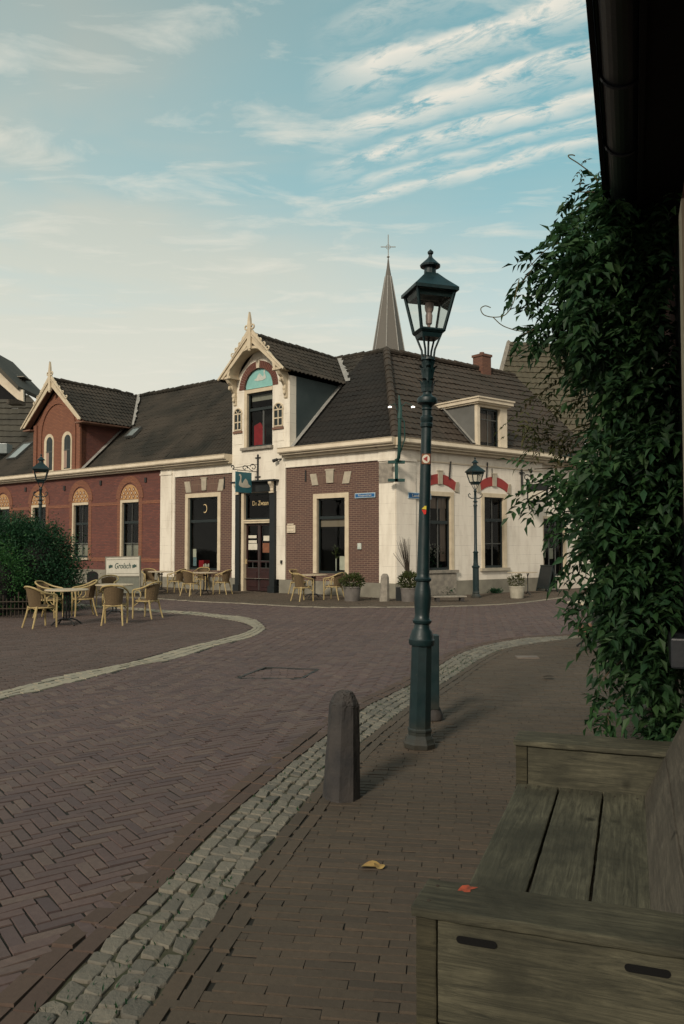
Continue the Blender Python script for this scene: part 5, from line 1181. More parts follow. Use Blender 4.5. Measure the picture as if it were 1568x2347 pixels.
lantern(big, zb_l, zt_l, .098, .168, rot=lrot)
# waymark stickers
st = MB(); sF = Matrix.Rotation(R(-4), 4, 'Z')
st.add([(x*.036, -.049, 2.34+z*.042) for x, z in ((-1,-1),(1,-1),(1,1),(-1,1))], [(0,1,2,3)]); s1 = st.build('waymark', M['ornament_dark'], big, sF)
n = 20; MB().add([(.0315*math.cos(2*PI*i/n), -.0505, 2.34+.0355*math.sin(2*PI*i/n)) for i in range(n)], [tuple(range(n))]).build('disc', M['paper'], s1, sF)
MB().add([(-.024,-.052,2.34),(.012,-.052,2.316),(.012,-.052,2.364)], [(0,1,2)]).build('arrow', M['orange_red'] if 'orange_red' in M else M['red_paint'], s1, sF)
hx_ = [(-.02,0),(.0,-.02),(.02,-.04)]
MB().add([(-.026,-.054,1.93),(-.002,-.054,1.955),(.012,-.054,1.955),(.012,-.054,1.925)], [(0,3,2,1)]).build('waymark', mat('sticker_yellow',(.62,.50,.05),(.55,.44,.05)), big, sF)
MB().add([(-.026,-.054,1.923),(.012,-.054,1.923),(.010,-.054,1.888),(-.006,-.054,1.885)], [(0,1,2,3)]).build('waymark', mat('sticker_red',(.55,.03,.02),(.45,.03,.02)), big, sF)
for ob in (big,): ob.matrix_basis = LF
# slim green post behind the tall lamp
sp_ = G(994, 1648)
pt = thing('service_post', 'slim dark green flat topped post on a round foot, standing right behind the tall lamp', 'post', Matrix.Translation(sp_))
MB().rbox(-.048, .048, -.07, .07, .10, .80, .008).build('post', M['green_iron'], pt, Matrix.Translation(sp_))
MB().lathe([(.085,0),(.09,.04),(.07,.09),(.055,.12)], (0,0,0), 12).build('foot', M['bollard_stone'], pt, Matrix.Translation(sp_), smooth=True)

def small_lamp(label, loc):
    t = thing('street_lamp', label, 'street lamp', I4, 'old style lamps on the far pavement')
    o = MB(); o.lathe([(.17,0),(.17,.05),(.13,.09),(.11,.13),(.115,.16),(.10,.2),(.10,.93),(.13,.96),(.13,1.0),(.085,1.03),(.08,1.1)], n=8, rot=PI/8); o.build('base', M['green_iron'], t)
    o = MB(); o.lathe([(.075,1.1),(.07,1.40),(.095,1.44),(.06,1.47),(.05,1.5),(.045,2.6),(.05,2.9),(.07,2.92),(.05,2.95),(.045,3.02),(.09,3.04),(.05,3.07),(.04,3.12),(.04,3.35),(.06,3.38),(.04,3.41),(.035,3.46)], n=14); o.build('post', M['green_iron'], t, smooth=True)
    o = MB()
    for s in (-1, 1):
        o.tube([(0,0,3.16),(s*.12,0,3.15),(s*.2,0,3.20),(s*.22,0,3.27),(s*.18,0,3.31),(s*.155,0,3.27)], .017, 6)
    o.build('scroll_arm', M['green_iron'], t, smooth=True)
    o = MB()
    for k in range(4): a = PI/4+k*PI/2+.3; o.tube([(.04*math.cos(a),.04*math.sin(a),3.44),(.15*math.cos(a),.15*math.sin(a),3.66)], .011, 5)
    o.build('lantern_stay', M['green_iron'], t)
    lantern(t, 3.66, 4.02, .125, .215, big=False, rot=.3)
    return t
ml = small_lamp('smaller green lamp post standing against the white side wall between the two windows', None)
p = G(1091, 1370); ml.matrix_basis = Matrix.Translation(p)
p = Vector(((92-784)/FOC*24.8, 24.8, 0)); dup(ml, Matrix.Translation(p), 'old green lamp post rising out of the bushes in front of the red brick house')

# ================================================================== stone bollards
def bollard(loc, h, rb, rt, label, ang, m='bollard_stone', chip=True):
    o = MB(); pr = [(rb*1.02,-.02),(rb,.02),(rt,h*.87),(rt*.93,h*.90),(rt*.72,h*.965),(rt*.55,h*.995),(rt*.30,h)]
    o.lathe(pr, n=8, rot=PI/8)
    bm = bmesh.new(); vs = [bm.verts.new(v) for v in o.v]; [bm.faces.new([vs[i] for i in f]) for f in o.f]
    bmesh.ops.subdivide_edges(bm, edges=bm.edges[:], cuts=4, use_grid_fill=True); bmesh.ops.triangulate(bm, faces=[f for f in bm.faces if len(f.verts) > 4])
    for v in bm.verts:
        r = math.hypot(v.co.x, v.co.y); a = math.atan2(v.co.y, v.co.x)
        k = 1+.012*math.sin(v.co.z*23+a*3)+.010*math.sin(a*5+v.co.z*9)+random.gauss(0,.004)
        if v.co.z > h*.87: k += random.gauss(0,.02); v.co.z += random.gauss(0,.004)
        v.co.x *= k; v.co.y *= k
    me = bpy.data.meshes.new('bollard'); bm.to_mesh(me); bm.free(); me.materials.append(M[m])
    ob = link('bollard', me, None, Matrix.Translation(loc) @ Matrix.Rotation(R(1.6), 4, 'Y') @ Matrix.Rotation(ang, 4, 'Z')); ob.scale = (1, 1, 1)
    return tag(ob, label, 'bollard')
bollard(G(783, 1828), .69, .124, .100, 'dark weathered stone bollard beside the cobbled gutter on the near footpath', .25)
bollard(G(881, 1379), .82, .155, .125, 'grey stone bollard at the corner of the cafe, small with distance', .1, 'stone_grey')

# ================================================================== rattan chairs and tables
def make_chair():
    t = thing('rattan_chair', 'x', 'chair', I4, 'rattan armchairs of the cafe terraces')
    o = MB(); n = 18; ring = [(.215*math.cos(a)*(1.05), .02+.215*math.sin(a)) for a in np.linspace(0, 2*PI, n, endpoint=False)]
    ring = [(max(-.225, min(.225, x*1.12)), max(-.20, min(.235, y*1.1))) for x, y in ring]
    o.prismz(ring, .415, .445); o.build('seat', M['weave'], t)
    o = MB(); o.tube([(x, y, .405) for x, y in ring]+[(ring[0][0], ring[0][1], .405)], .016, 6); o.build('seat_frame', M['bamboo'], t, smooth=True)
    rail = [(-.235,.225,.44),(-.245,.23,.60),(-.25,.20,.655),(-.262,.10,.675),(-.270,-.02,.70),(-.255,-.14,.745),(-.20,-.235,.80),(-.10,-.275,.825),(0,-.285,.83)]
    rail = rail+[(-x, y, z) for x, y, z in rail[-2::-1]]
    o = MB(); o.tube(spline(rail, 3), .019, 7); o.build('arm_rail', M['bamboo'], t, smooth=True)
    o = MB(); m = 10
    top = [(.205*math.sin(a), -.035-.245*math.cos(a)) for a in np.linspace(-1.25, 1.25, m)]
    for i in range(m-1):
        (x0, y0), (x1, y1) = top[i], top[i+1]
        z0 = .80-.06*(abs(x0)/.2)**2; z1 = .80-.06*(abs(x1)/.2)**2
        f_ = .86
        o.quad((x0*f_, y0*f_+.03, .42), (x1*f_, y1*f_+.03, .42), (x1*1.06, y1*1.0, z1), (x0*1.06, y0*1.0, z0))
        o.quad((x0*f_*1.02, y0*f_+.018, .42), (x0*1.08, y0*1.0-.012, z0), (x1*1.08, y1*1.0-.012, z1), (x1*f_*1.02, y1*f_+.018, .42))
    o.build('backrest', M['weave'], t)
    for s in (-1, 1):
        o = MB(); o.tube([(s*.235,.225,.45),(s*.232,.225,.25),(s*.225,.235,0)], [.021,.020,.017], 7); o.build('leg', M['bamboo'], t, smooth=True)
        o = MB(); o.tube([(s*.175,-.165,.43),(s*.19,-.20,.25),(s*.215,-.27,0)], [.021,.020,.017], 7); o.build('leg', M['bamboo'], t, smooth=True)
        o = MB(); o.tube([(s*.245,.09+.085*math.cos(a),.55+.095*math.sin(a)) for a in np.linspace(-.5, 4.6, 16)]+[(s*.225,.03,.43)], .011, 6); o.build('arm_loop', M['bamboo'], t, smooth=True)
    o = MB()
    for s in (-1, 1):
        o.tube([(s*.225,.20,.30),(s*.19,.12,.37),(s*.17,.05,.405)], .009, 5); o.tube([(s*.2,-.19,.30),(s*.13,-.18,.37),(0,-.17,.40)], .009, 5); o.tube([(s*.225,.215,.30),(s*.15,.215,.37),(s*.08,.215,.405)], .009, 5)
    o.build('brace', M['bamboo'], t, smooth=True)
    return t
def make_table():
    t = thing('bistro_table', 'x', 'table', I4, 'round bistro tables of the cafe terraces')
    MB().lathe([(.43,.715),(.44,.72),(.44,.738),(.43,.745)], n=32).build('tabletop', M['table_top'], t)
    o = MB()
    for k in range(4): a = k*PI/2+.4; o.tube([(.055*math.cos(a),.055*math.sin(a),.10),(.055*math.cos(a),.055*math.sin(a),.68),(.12*math.cos(a),.12*math.sin(a),.715)], .014, 6)
    o.lathe([(.07,.10),(.08,.12),(.07,.14)], n=10); o.lathe([(.07,.62),(.08,.64),(.07,.66)], n=10)
    o.build('column', M['black_iron'], t, smooth=True)
    for k in range(4):
        a = k*PI/2+.8; ca, sa = math.cos(a), math.sin(a)
        o = MB(); o.tube([(r*ca, r*sa, z) for r, z in ((.04,.13),(.12,.13),(.22,.10),(.30,.045),(.33,.015))], [.02,.018,.016,.016,.02], 6); o.build('foot', M['black_iron'], t, smooth=True)
    return t
chair = make_chair(); table = make_table(); used = {'c': 0, 't': 0}
def put(kind, px, py, face, label):
    src = chair if kind == 'c' else table; p = G(px, py) if isinstance(px, (int, float)) else px
    Fm = Matrix.Translation(p) @ Matrix.Rotation(face, 4, 'Z')
    if used[kind] == 0: src.matrix_basis = Fm; src['label'] = label; used[kind] = 1; return src
    used[kind] += 1; return dup(src, Fm, label)
# face = direction (radians) in which the chair looks, measured so 0 looks away from the camera
put('t', 152, 1433, 0, 'round cafe table nearest the bushes on the left terrace')
put('t', 262, 1412, .5, 'left terrace table nearer the road, right of the one by the bushes')
put('c', 92, 1438, R(-42), 'rattan armchair at the left front of the table by the bushes, seen from behind')
put('c', 112, 1415, R(-95), 'rattan armchair tucked behind the left edge of the table by the bushes')
put('c', 192, 1412, R(118), 'rattan armchair between the two left terrace tables')
put('c', 262, 1432, R(6), 'rattan armchair with its back to the camera in front of the second left table')
put('c', 338, 1418, R(68), 'rattan armchair facing left at the right side of the second left terrace table')
put('c', 246, 1389, R(180), 'rattan armchair behind the second left terrace table, only its rail showing')
put('t', 368, 1358, .2, 'round table against the white pilaster between the red house and the cafe')
put('c', 344, 1358, R(-150), 'rattan armchair left of the table at the white pilaster, next to the banner')
put('c', 405, 1359, R(70), 'rattan armchair right of the table at the white pilaster')
put('t', 470, 1362, .6, 'round table under the cafe window left of the door')
put('c', 437, 1366, R(-35), 'rattan armchair seen from behind at the left of the table under the left cafe window')
put('c', 510, 1362, R(70), 'rattan armchair right of the table under the left cafe window, nearest the swan sign')
put('c', 462, 1352, R(170), 'rattan armchair behind the table under the left cafe window')
put('t', 719, 1371, .3, 'round table under the brown brick wall right of the cafe door')
put('c', 693, 1378, R(-50), 'rattan armchair left of the table under the right cafe window, its back to the camera')
put('c', 766, 1375, R(62), 'rattan armchair right of the table under the right cafe window, beside the grey planter')
put('c', 684, 1362, R(-130), 'rattan armchair behind the left edge of the table under the right cafe window')
put('t', Vector(((1362-784)/FOC*13.0, 13.0, 0)), 0, 0, 'round table on the near footpath mostly hidden behind the vine')
# small iron table by the side wall
p = G(1200, 1364); st_ = thing('bistro_table', 'small rectangular topped iron legged table against the white side wall', 'table', Matrix.Translation(p))
Fq_ = Matrix.Translation(p) @ Matrix.Rotation(R(37), 4, 'Z')
MB().rbox(-.52, .42, -.25, .25, .74, .765, .008).build('tabletop', M['table_top'], st_, Fq_)
for s in (-.22, .22):
    mb = MB(); mb.tube([(s-.1,-.2,0),(s-.04,-.02,.12),(s,0,.2),(s,0,.62),(s-.06,-.1,.74)], .018, 6); mb.tube([(s+.1,.2,0),(s+.04,.02,.12)], .018, 6); mb.tube([(s,0,.6),(s+.08,.1,.74)], .014, 6); mb.build('leg', M['black_iron'], st_, Fq_, smooth=True)

# ================================================================== banner, board, planters and small things
pb = G(283, 1366); Fb = Matrix.Translation(pb) @ Matrix.Rotation(R(-36), 4, 'Z')
bn = thing('terrace_banner', 'white banner with green script on a windscreen frame before the red house', 'banner', Fb)
YB = pb.y; sc = YB/FOC; bw = 1.72
Fbt = Fb @ Matrix.Translation((0,0,0)) @ Matrix.Rotation(R(-1.5), 4, 'Y')
mb = MB(); z0, z1 = .66, 1.27
MB().box(-bw/2, bw/2, -.03, -.015, z0, z1).build('banner_cloth', M['sign_white'], bn, Fbt)
mb = MB(); mb.box(-bw/2-.02, bw/2+.02, -.04, .0, z1, z1+.03); mb.box(-bw/2-.02, bw/2+.02, -.04, .0, z0-.03, z0)
for s in (-1, 1): mb.box(s*bw/2-.02, s*bw/2+.02, -.04, 0, .02, z1)
mb.box(-bw/2+.06, bw/2-.06, -.034, -.031, z1-.08, z1-.065); mb.box(-bw/2+.06, bw/2-.06, -.034, -.031, z0+.065, z0+.08)
mb.build('frame', M['plinth'], bn, Fbt)
MB().box(-bw/2+.02, bw/2-.02, -.018, -.012, .1, z0-.03).build('windscreen', mat('canvas',(.17,.175,.14),(.13,.135,.11),rough=.9), bn, Fbt)
text('lettering', 'Grolsch', .26, M['green_paint'], bn, TF(Fbt, 0, -.036, .98), .002, 1.0, shear=.3)
mb = MB()
for s in (-1, 1):
    for k in range(3): mb.box(s*.60-.10+k*.07, s*.60-.045+k*.07, -.038, -.031, .91+.015*k, 1.03-.015*((k+s) % 2))
mb.build('emblem', M['green_paint'], bn, Fbt)
pa = G(1254, 1356); Fa = Matrix.Translation(pa) @ Matrix.Rotation(R(25), 4, 'Z')
ab = thing('sandwich_board', 'dark chalkboard sandwich board at the end of the white side wall', 'sandwich board', Fa)
for s in (-1, 1):
    Fk = Fa @ Matrix.Translation((s*.22, 0, 0)) @ Matrix.Rotation(R(-s*14), 4, 'Y')
    mb = MB(); mb.box(-.02, .02, -.33, -.28, 0, .98); mb.box(-.02, .02, .28, .33, 0, .98); mb.box(-.018, .018, -.28, .28, .93, .98); mb.box(-.018, .018, -.28, .28, .12, .18); pn = mb.build('frame', M['sash_dark'], ab, Fk)
    MB().box(-.012, .012, -.28, .28, .18, .93).build('board', M['door_dark'], pn, Fk)
def foliage(name, m, parent, c, rad, n, L, Wd, F=I4, up=.5, hollow=.5):
    d = rng.normal(0, 1, (n, 3)); d /= np.linalg.norm(d, axis=1, keepdims=True); r = rng.uniform(hollow, 1, (n, 1))
    P = np.array(c)+d*r*np.array(rad); Dr = d+rng.normal(0, .5, (n, 3)); Dr[:,2] += up
    return leaves(name, m, parent, P, Dr, rng.uniform(.7, 1.2, n)*L, Wd, F)
def planter(px, py, r, h, m, label, fr, fh, leaf='leaf_pot', nl=420, L=.12, stems=None):
    p = G(px, py); Fp = Matrix.Translation(p); t = thing('planter', label, 'planter', Fp)
    MB().lathe([(r*.82,0),(r*.86,.02),(r,h*.9),(r*1.06,h*.91),(r*1.06,h),(r*.92,h),(r*.9,h*.85)], n=20).build('pot', M[m], t, Fp, smooth=True)
    if fr: foliage('foliage', M[leaf], t, (0,0,h+fh*.45), (fr, fr, fh*.6), nl, L, L*.35, Fp)
    return t, Fp
planter(807, 1378, .26, .44, 'pot_grey', 'grey tub of low green plants at the foot of the brown brick wall', .36, .34, nl=700)
t, Fp = planter(937, 1380, .24, .42, 'pot_grey', 'grey tub with green plant and tall dark twigs, left of the tall lamp', .30, .42, nl=600)
mb = MB()
for k in range(46):
    a = random.uniform(0, 2*PI); s_ = random.uniform(.03, .32); mb.tube([(.08,.05,.4),(.08-.12+s_*.3*math.cos(a),.05,1.0),(-.16+s_*math.cos(a),.05+s_*.4*math.sin(a),random.uniform(1.4,1.95))], [.008,.006,.003], 4)
mb.build('twigs', M['twig_dark'], t, Fp)
p = G(916, 1378); tag(MB().rbox(-.11,.11,-.11,.11,0,.42,.01).build('planter', M['door_dark'], None, Matrix.Translation(p)), 'small dark square tub beside the grey tub at the corner', 'planter')
planter(1185, 1371, .235, .38, 'pot_white', 'pale round tub with dry reddish plant in front of the side wall table', .30, .34, 'leaf_olive', 260, .10)
t, Fp = planter(1345, 1458, .17, .22, 'terracotta', 'low terracotta pot with large leaved plant peeping out left of the vine', 0, 0)
foliage('foliage', M['leaf_vine'], t, (-.05,0,.42), (.30,.2,.28), 26, .24, .10, Fp)
# weeds at wall foot
for px, py, w, h, lab in ((1135, 1361, .42, .16, 'low dark weeds along the foot of the white side wall'), (1020, 1366, .45, .32, 'green weeds and little pots under the side window behind the tall lamp')):
    p = G(px, py); tag(foliage('weeds', M['leaf_bush'], None, (0,0,h*.5), (w,.15,h*.6), 260, .09, .035, Matrix.Translation(p) @ Matrix.Rotation(R(37),4,'Z'), hollow=.1), lab, 'weeds')
p = G(1030, 1379); Fp = Matrix.Translation(p) @ Matrix.Rotation(R(12),4,'Z'); t = thing('plank_bench', 'low weathered plank bench in front of the side wall, right of the tall lamp', 'bench', Fp)
MB().rbox(-.5,.5,-.13,.13,.13,.17,.008).build('seat', M['stone_grey'], t, Fp)
for s in (-1,1): MB().rbox(s*.38-.05, s*.38+.05, -.11,.11,0,.13,.006).build('leg', M['bollard_stone'], t, Fp)

# ================================================================== bushes
def bush(name, label, lobes, m, n, L, stems=True):
    c0 = lobes[0][0]; t = thing(name, label, 'bush', Matrix.Translation((c0[0], c0[1], 0)))
    Ps, Ds = [], []; tot = sum(l[1][0]*l[1][1]*l[1][2] for l in lobes)
    for c, r in lobes:
        k = int(n*(r[0]*r[1]*r[2])/tot); d = rng.normal(0, 1, (k, 3)); d /= np.linalg.norm(d, axis=1, keepdims=True)
        # clumps: pull leaves toward random sub-centres
        sub = rng.normal(0, 1, (70, 3)); sub /= np.linalg.norm(sub, axis=1, keepdims=True); idx = rng.integers(0, 70, k)
        P = sub[idx]*rng.uniform(.62, 1.02, (70, 1))[idx]*np.array(r)+rng.normal(0, .17, (k, 3))+np.array(c)
        P = np.where(rng.uniform(0, 1, (k, 1)) < .35, np.array(c)+d*rng.uniform(.5, .95, (k, 1))*np.array(r), P)
        P[:,2] = np.maximum(P[:,2], .05); Ps.append(P); Ds.append((P-np.array(c))/np.array(r)+rng.normal(0, .6, (k, 3)))
    P = np.concatenate(Ps); D_ = np.concatenate(Ds)
    leaves('crown', M[m], t, P, D_, rng.uniform(.6, 1.2, len(P))*L, L*.5)
    mb = MB()
    for c, r in lobes:
        for k in range(9):
            a = random.uniform(0, 2*PI); mb.tube([(c[0]+.1*math.cos(a), c[1]+.1*math.sin(a), 0), (c[0]+r[0]*.4*math.cos(a), c[1]+r[1]*.4*math.sin(a), c[2]), (c[0]+r[0]*.75*math.cos(a), c[1]+r[1]*.75*math.sin(a), c[2]+r[2]*.25)], [.025,.016,.006], 5)
    mb.build('stems', M['twig_dark'], t)
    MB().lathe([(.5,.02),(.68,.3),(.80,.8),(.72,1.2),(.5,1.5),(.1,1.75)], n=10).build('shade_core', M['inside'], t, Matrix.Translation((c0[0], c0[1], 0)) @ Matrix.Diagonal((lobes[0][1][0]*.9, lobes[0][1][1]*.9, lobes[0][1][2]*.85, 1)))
    return t
bush('bush', 'large dark green bush behind the left terrace tables', [((-7.85,20.9,1.15),(1.05,.9,1.22)),((-8.7,21.2,1.4),(1.0,.9,1.2)),((-7.25,20.7,.70),(.62,.7,.72))], 'leaf_bush', 42000, .075)
bush('bush', 'lighter green bush at the left edge in front of the dark one', [((-8.35,19.3,.8),(.80,.5,.92)),((-9.6,19.4,.9),(1.0,.6,1.1))], 'leaf_light', 16000, .07)
fn = thing('stick_fence', 'low dark fence of upright sticks below the light green bush at the left edge', 'fence', Matrix.Translation((-8.7, 18.6, 0)))
mb = MB()
for k in range(34):
    x0 = -10.3+k*.095; y0 = 18.75-.12*abs(x0+8); mb.tube([(x0,y0,0),(x0+random.gauss(0,.01),y0,random.uniform(.42,.60))], .015, 5)
mb.build('sticks', M['twig_dark'], fn)
mb = MB(); mb.tube([(-10.3,18.5,.36),(-7.1,18.65,.36)], .015, 5); mb.tube([(-10.3,18.5,.2),(-7.1,18.65,.2)], .015, 5); mb.build('rail', M['twig_dark'], fn)

# ================================================================== the near house, gutter, bench, vine
WY = -.27                                             # wall plane (local y), street side is +y
nh = thing('near_house', 'dark eaved brick house along the right edge, seen at a grazing angle', 'building', FN)
mb = MB(); mb.quad((-7,WY,1.22),(9,WY,1.22),(9,WY,3.5),(-7,WY,3.5)); mb.quad((9,WY,0),(9,WY-6,0),(9,WY-6,3.5),(9,WY,3.5)); mb.build('wall', M['near_brick'], nh, FN)
mb = MB(); mb.box(-7, 9, WY-.2, WY+.004, -.02, 1.22); mb.build('plinth', M['white_wall'], nh, FN)
mb = MB(); mb.rbox(4.35, 5.1, WY-.01, WY+.10, 1.04, 1.19, .01); mb.build('sill', M['gutter'], nh, FN)
mb = MB(); mb.box(4.1, 4.32, WY, WY+.03, 1.75, 3.3); mb.build('window', M['cream_trim'], nh, FN); 
mb = MB(); mb.box(4.32, 5.0, WY, WY+.02, 1.2, 3.3); mb.build('shutter', M['door_dark'], nh, FN)
ZG = 3.55
mb = MB(); n = 14; gy, gr = .010, .088                  # half round gutter
for i in range(n):
    a0, a1 = PI+PI*i/n, PI+PI*(i+1)/n
    for rr_, fl in ((gr, 0), (gr-.004, 1)):
        mb.quad((-7, gy+rr_*math.cos(a0), ZG+.095+rr_*math.sin(a0)), (8.6, gy+rr_*math.cos(a0), ZG+.095+rr_*math.sin(a0)), (8.6, gy+rr_*math.cos(a1), ZG+.095+rr_*math.sin(a1)), (-7, gy+rr_*math.cos(a1), ZG+.095+rr_*math.sin(a1)))
mb.tube([(-7, gy+gr, ZG+.1), (8.6, gy+gr, ZG+.1)], .012, 6)
mb.build('gutter', M['gutter'], nh, FN, smooth=True)
mb = MB()
for s0 in np.arange(2.0, 8.5, .62)+.24: MB().tube([(s0, gy+(gr+.006)*math.cos(a), ZG+.095+(gr+.006)*math.sin(a)) for a in np.linspace(PI, 2*PI, 12)], .008, 5).build('gutter_bracket', M['gutter'], nh, FN)
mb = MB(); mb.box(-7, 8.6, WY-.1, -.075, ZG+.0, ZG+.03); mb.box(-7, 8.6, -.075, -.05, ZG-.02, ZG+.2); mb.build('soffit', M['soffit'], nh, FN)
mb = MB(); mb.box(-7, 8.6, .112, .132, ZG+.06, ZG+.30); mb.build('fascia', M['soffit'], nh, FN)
for k in (0,):
    Oe = V3(FN, -7, .07, ZG+.31); tiles('roof', M['tile_black'], nh, Oe, FN.to_3x3() @ Vector((1,0,0)), FN.to_3x3() @ Vector((0,-.75,.66)), 15.8, 5.5)
# ---- bench
bA, bB = 2.215, 4.49; bf = .585
bench = thing('wooden_bench', 'long weathered oak bench with box arms against the near house wall', 'bench', FN @ Matrix.Translation((3.3, .3, 0)))
for k in range(3): 
    y1 = bf-.008-k*.213; mb = MB().plank(bA+.16, bB-.19, y1-.204, y1, .385, .425, .007); mb.build('seat_plank', M['bench_x'], bench, FN)
al_ = (Vector((0,-.19,.41)))
for k in range(2):
    mb = MB(); th_ = math.atan2(.19, .41); 
    Fk = FN @ Matrix.Translation((0, -.03, .425)) @ Matrix.Rotation(th_, 4, 'X')
    mb.plank(bA+.20, bB-.235, -.045, -.005, .003+k*.232, .227+k*.232, .007); mb.build('backrest_board', M['bench_grey'], bench, Fk)
def arm(s0, s1, outer_near, name):
    t = MB().plank(s0, s1, -.26, bf+.010, .622, .65, .007, .0035); tp = t.build('armrest', M['bench_y'], bench, FN)
    sa, sb = (s0+.022, s1-.02)
    for z0, z1 in ((.335, .619), (.05, .328)):
        m = MB(); m.plank(sa, sa+.032, -.24, bf-.06 if outer_near else bf-.02, z0, z1, .006, .002)
        m.build('side_panel', M['bench_y'] if outer_near else M['bench_dark'], bench, FN)
    m = MB(); m.plank(sa-.006, sb, bf-.058, bf, .0, .619, .006, .002); m.build('leg', M['bench_dark'], bench, FN)
    m = MB(); m.rbox(sa, sb, -.25, -.2, .0, .619, .005); m.build('leg', M['bench_dark'], bench, FN)
    m = MB(); m.rbox(sb-.03, sb, -.2, bf-.06, .05, .61, .004); m.build('side_panel', M['bench_dark'], bench, FN)
    return tp
tp = arm(bA, bA+.205, True, 'near'); arm(bB-.235, bB, True, 'far')
for y_, x_ in [(bf-.03, bA+.05), (bf-.03, bA+.155), (-.2, bA+.05)]:
    MB().lathe([(.006,0),(.0055,.0015),(.0,.0018)], (x_, y_, .6505), 10).build('screw', M['twig_dark'], bench, FN)
for k in range(3):
    for x_ in (bA+.24, bB-.28):
        for q_ in (.05, .155): MB().lathe([(.006,0),(.0055,.0012),(.0,.0014)], (x_, bf-.008-k*.213-q_, .4262), 10).build('screw', M['twig_dark'], bench, FN)
sx_ = bA+.0175
for yc in (.415, -.02):
    o = MB(); n = 8; P_ = [(yc+.045+.0105*math.cos(a), .573+.0105*math.sin(a)) for a in np.linspace(-PI/2, PI/2, n)]+[(yc-.045+.0105*math.cos(a), .573+.0105*math.sin(a)) for a in np.linspace(PI/2, 1.5*PI, n)]
    o.add([(sx_-.0015, a, b) for a, b in P_], [tuple(range(len(P_)))]); o.build('hand_slot', M['slot'], bench, FN)
o = MB(); q = [(bA+.138,.492),(bA+.145,.480),(bA+.136,.470),(bA+.142,.455),(bA+.160,.458),(bA+.168,.448),(bA+.182,.440),(bA+.180,.462),(bA+.190,.470),(bA+.180,.486),(bA+.160,.490)]
o.add([(a, b, .6515) for a, b in q], [tuple(range(len(q)))]); o.build('paint_mark', M['orange_paint'], bench, FN)

# ---- vine
vine = thing('climbing_vine', 'big dark climbing wisteria hanging over the gutter and wall of the near house', 'vine', FN @ Matrix.Translation((5.2, -.1, 0)))
zb_t = [(400,1378),(440,1335),(500,1300),(580,1235),(640,1215),(700,1245),(760,1240),(820,1320),(930,1335),(1000,1300),(1140,1250),(1250,1310),(1340,1352),(1440,1385),(1560,1435),(1640,1475),(1700,1520)]
zz_ = np.array([atY(x, y, 5.0).z for y, x in zb_t])[::-1]; bu_ = np.array([2.08-atY(x, y, 5.0).x for y, x in zb_t])[::-1]
def wallX(Y): return 1.0+(Y-1.99)*.36
def compound(P, A, Lr, nl, lsz, out, drp=.35):
    """pinnate leaf: rachis from P along A, leaflets in pairs"""
    for p, a, L in zip(P, A, Lr):
        a = a/np.linalg.norm(a); sd = np.cross(a, [0,0,1.]); sd /= np.linalg.norm(sd)+1e-6
        roll = random.uniform(-.7, .7); nr = np.cross(sd, a); sd = sd*math.cos(roll)+nr*math.sin(roll)
        for j in range(nl):
            u_ = .25+.75*j/nl; b = p+a*L*u_+np.array([0,0,-drp*L*u_*u_])
            for s in (-1, 1):
                out[0].append(b); out[1].append(a*.55+sd*s+np.array([0,0,-.35])); out[2].append(lsz*random.uniform(.75, 1.1)*(1-.25*abs(u_-.6)))
        out[0].append(p+a*L+np.array([0,0,-drp*L])); out[1].append(a+np.array([0,0,-.5])); out[2].append(lsz)
def sample(n, lo, hi, Y0, Y1, zr=None):
    """points between lo..hi of the bulge depth (0 = wall, 1 = outer face)"""
    z = rng.uniform(.25, zz_.max()-.05, n) if zr is None else rng.uniform(zr[0], zr[1], n)
    Y = rng.uniform(Y0, Y1, n); b = np.interp(z, zz_, bu_)*(.90+.10*np.sin(z*5.1+Y*3)+.07*np.sin(z*11+1)); f = rng.uniform(lo, hi, n)
    return np.stack([wallX(Y)-b*f, Y, z], 1)
out = ([], [], [])
P = np.concatenate([sample(2500, .0, .85, 4.35, 5.0), sample(1900, .3, .95, 4.6, 6.2), sample(900, .1, .85, 5.5, 7.8)])
def outline_ok(P, mg=0):
    yy_ = np.array([r[0] for r in zb_t]); xx_ = np.array([r[1] for r in zb_t])
    d = np.stack([P[:,0], P[:,1]*math.cos(PITCH)+(P[:,2]-EYE)*math.sin(PITCH), (P[:,2]-EYE)*math.cos(PITCH)-P[:,1]*math.sin(PITCH)], 1)
    px = 784+FOC*d[:,0]/d[:,1]; py = 1173.5-FOC*d[:,2]/d[:,1]
    wob = 26*np.sin(py*.021)+18*np.sin(py*.055+1)
    return px > np.interp(py, yy_, xx_)+mg+wob
P = P[outline_ok(P, 62)]
P = P[rng.permutation(len(P))]
cl = .5+.5*np.sin(P[:,0]*7+P[:,2]*4)*np.sin(P[:,2]*6.5+P[:,1]*3); P = P[rng.uniform(0, 1, len(P)) < .35+.65*cl]
A = np.stack([rng.normal(-.55, .5, len(P)), rng.normal(-.5, .4, len(P)), rng.normal(-.25, .5, len(P))], 1)
compound(P, A, rng.uniform(.12, .30, len(P)), 4, .090, out)
leaves('foliage', M['leaf_vine'], vine, out[0], out[1], out[2], np.array(out[2])*.43)
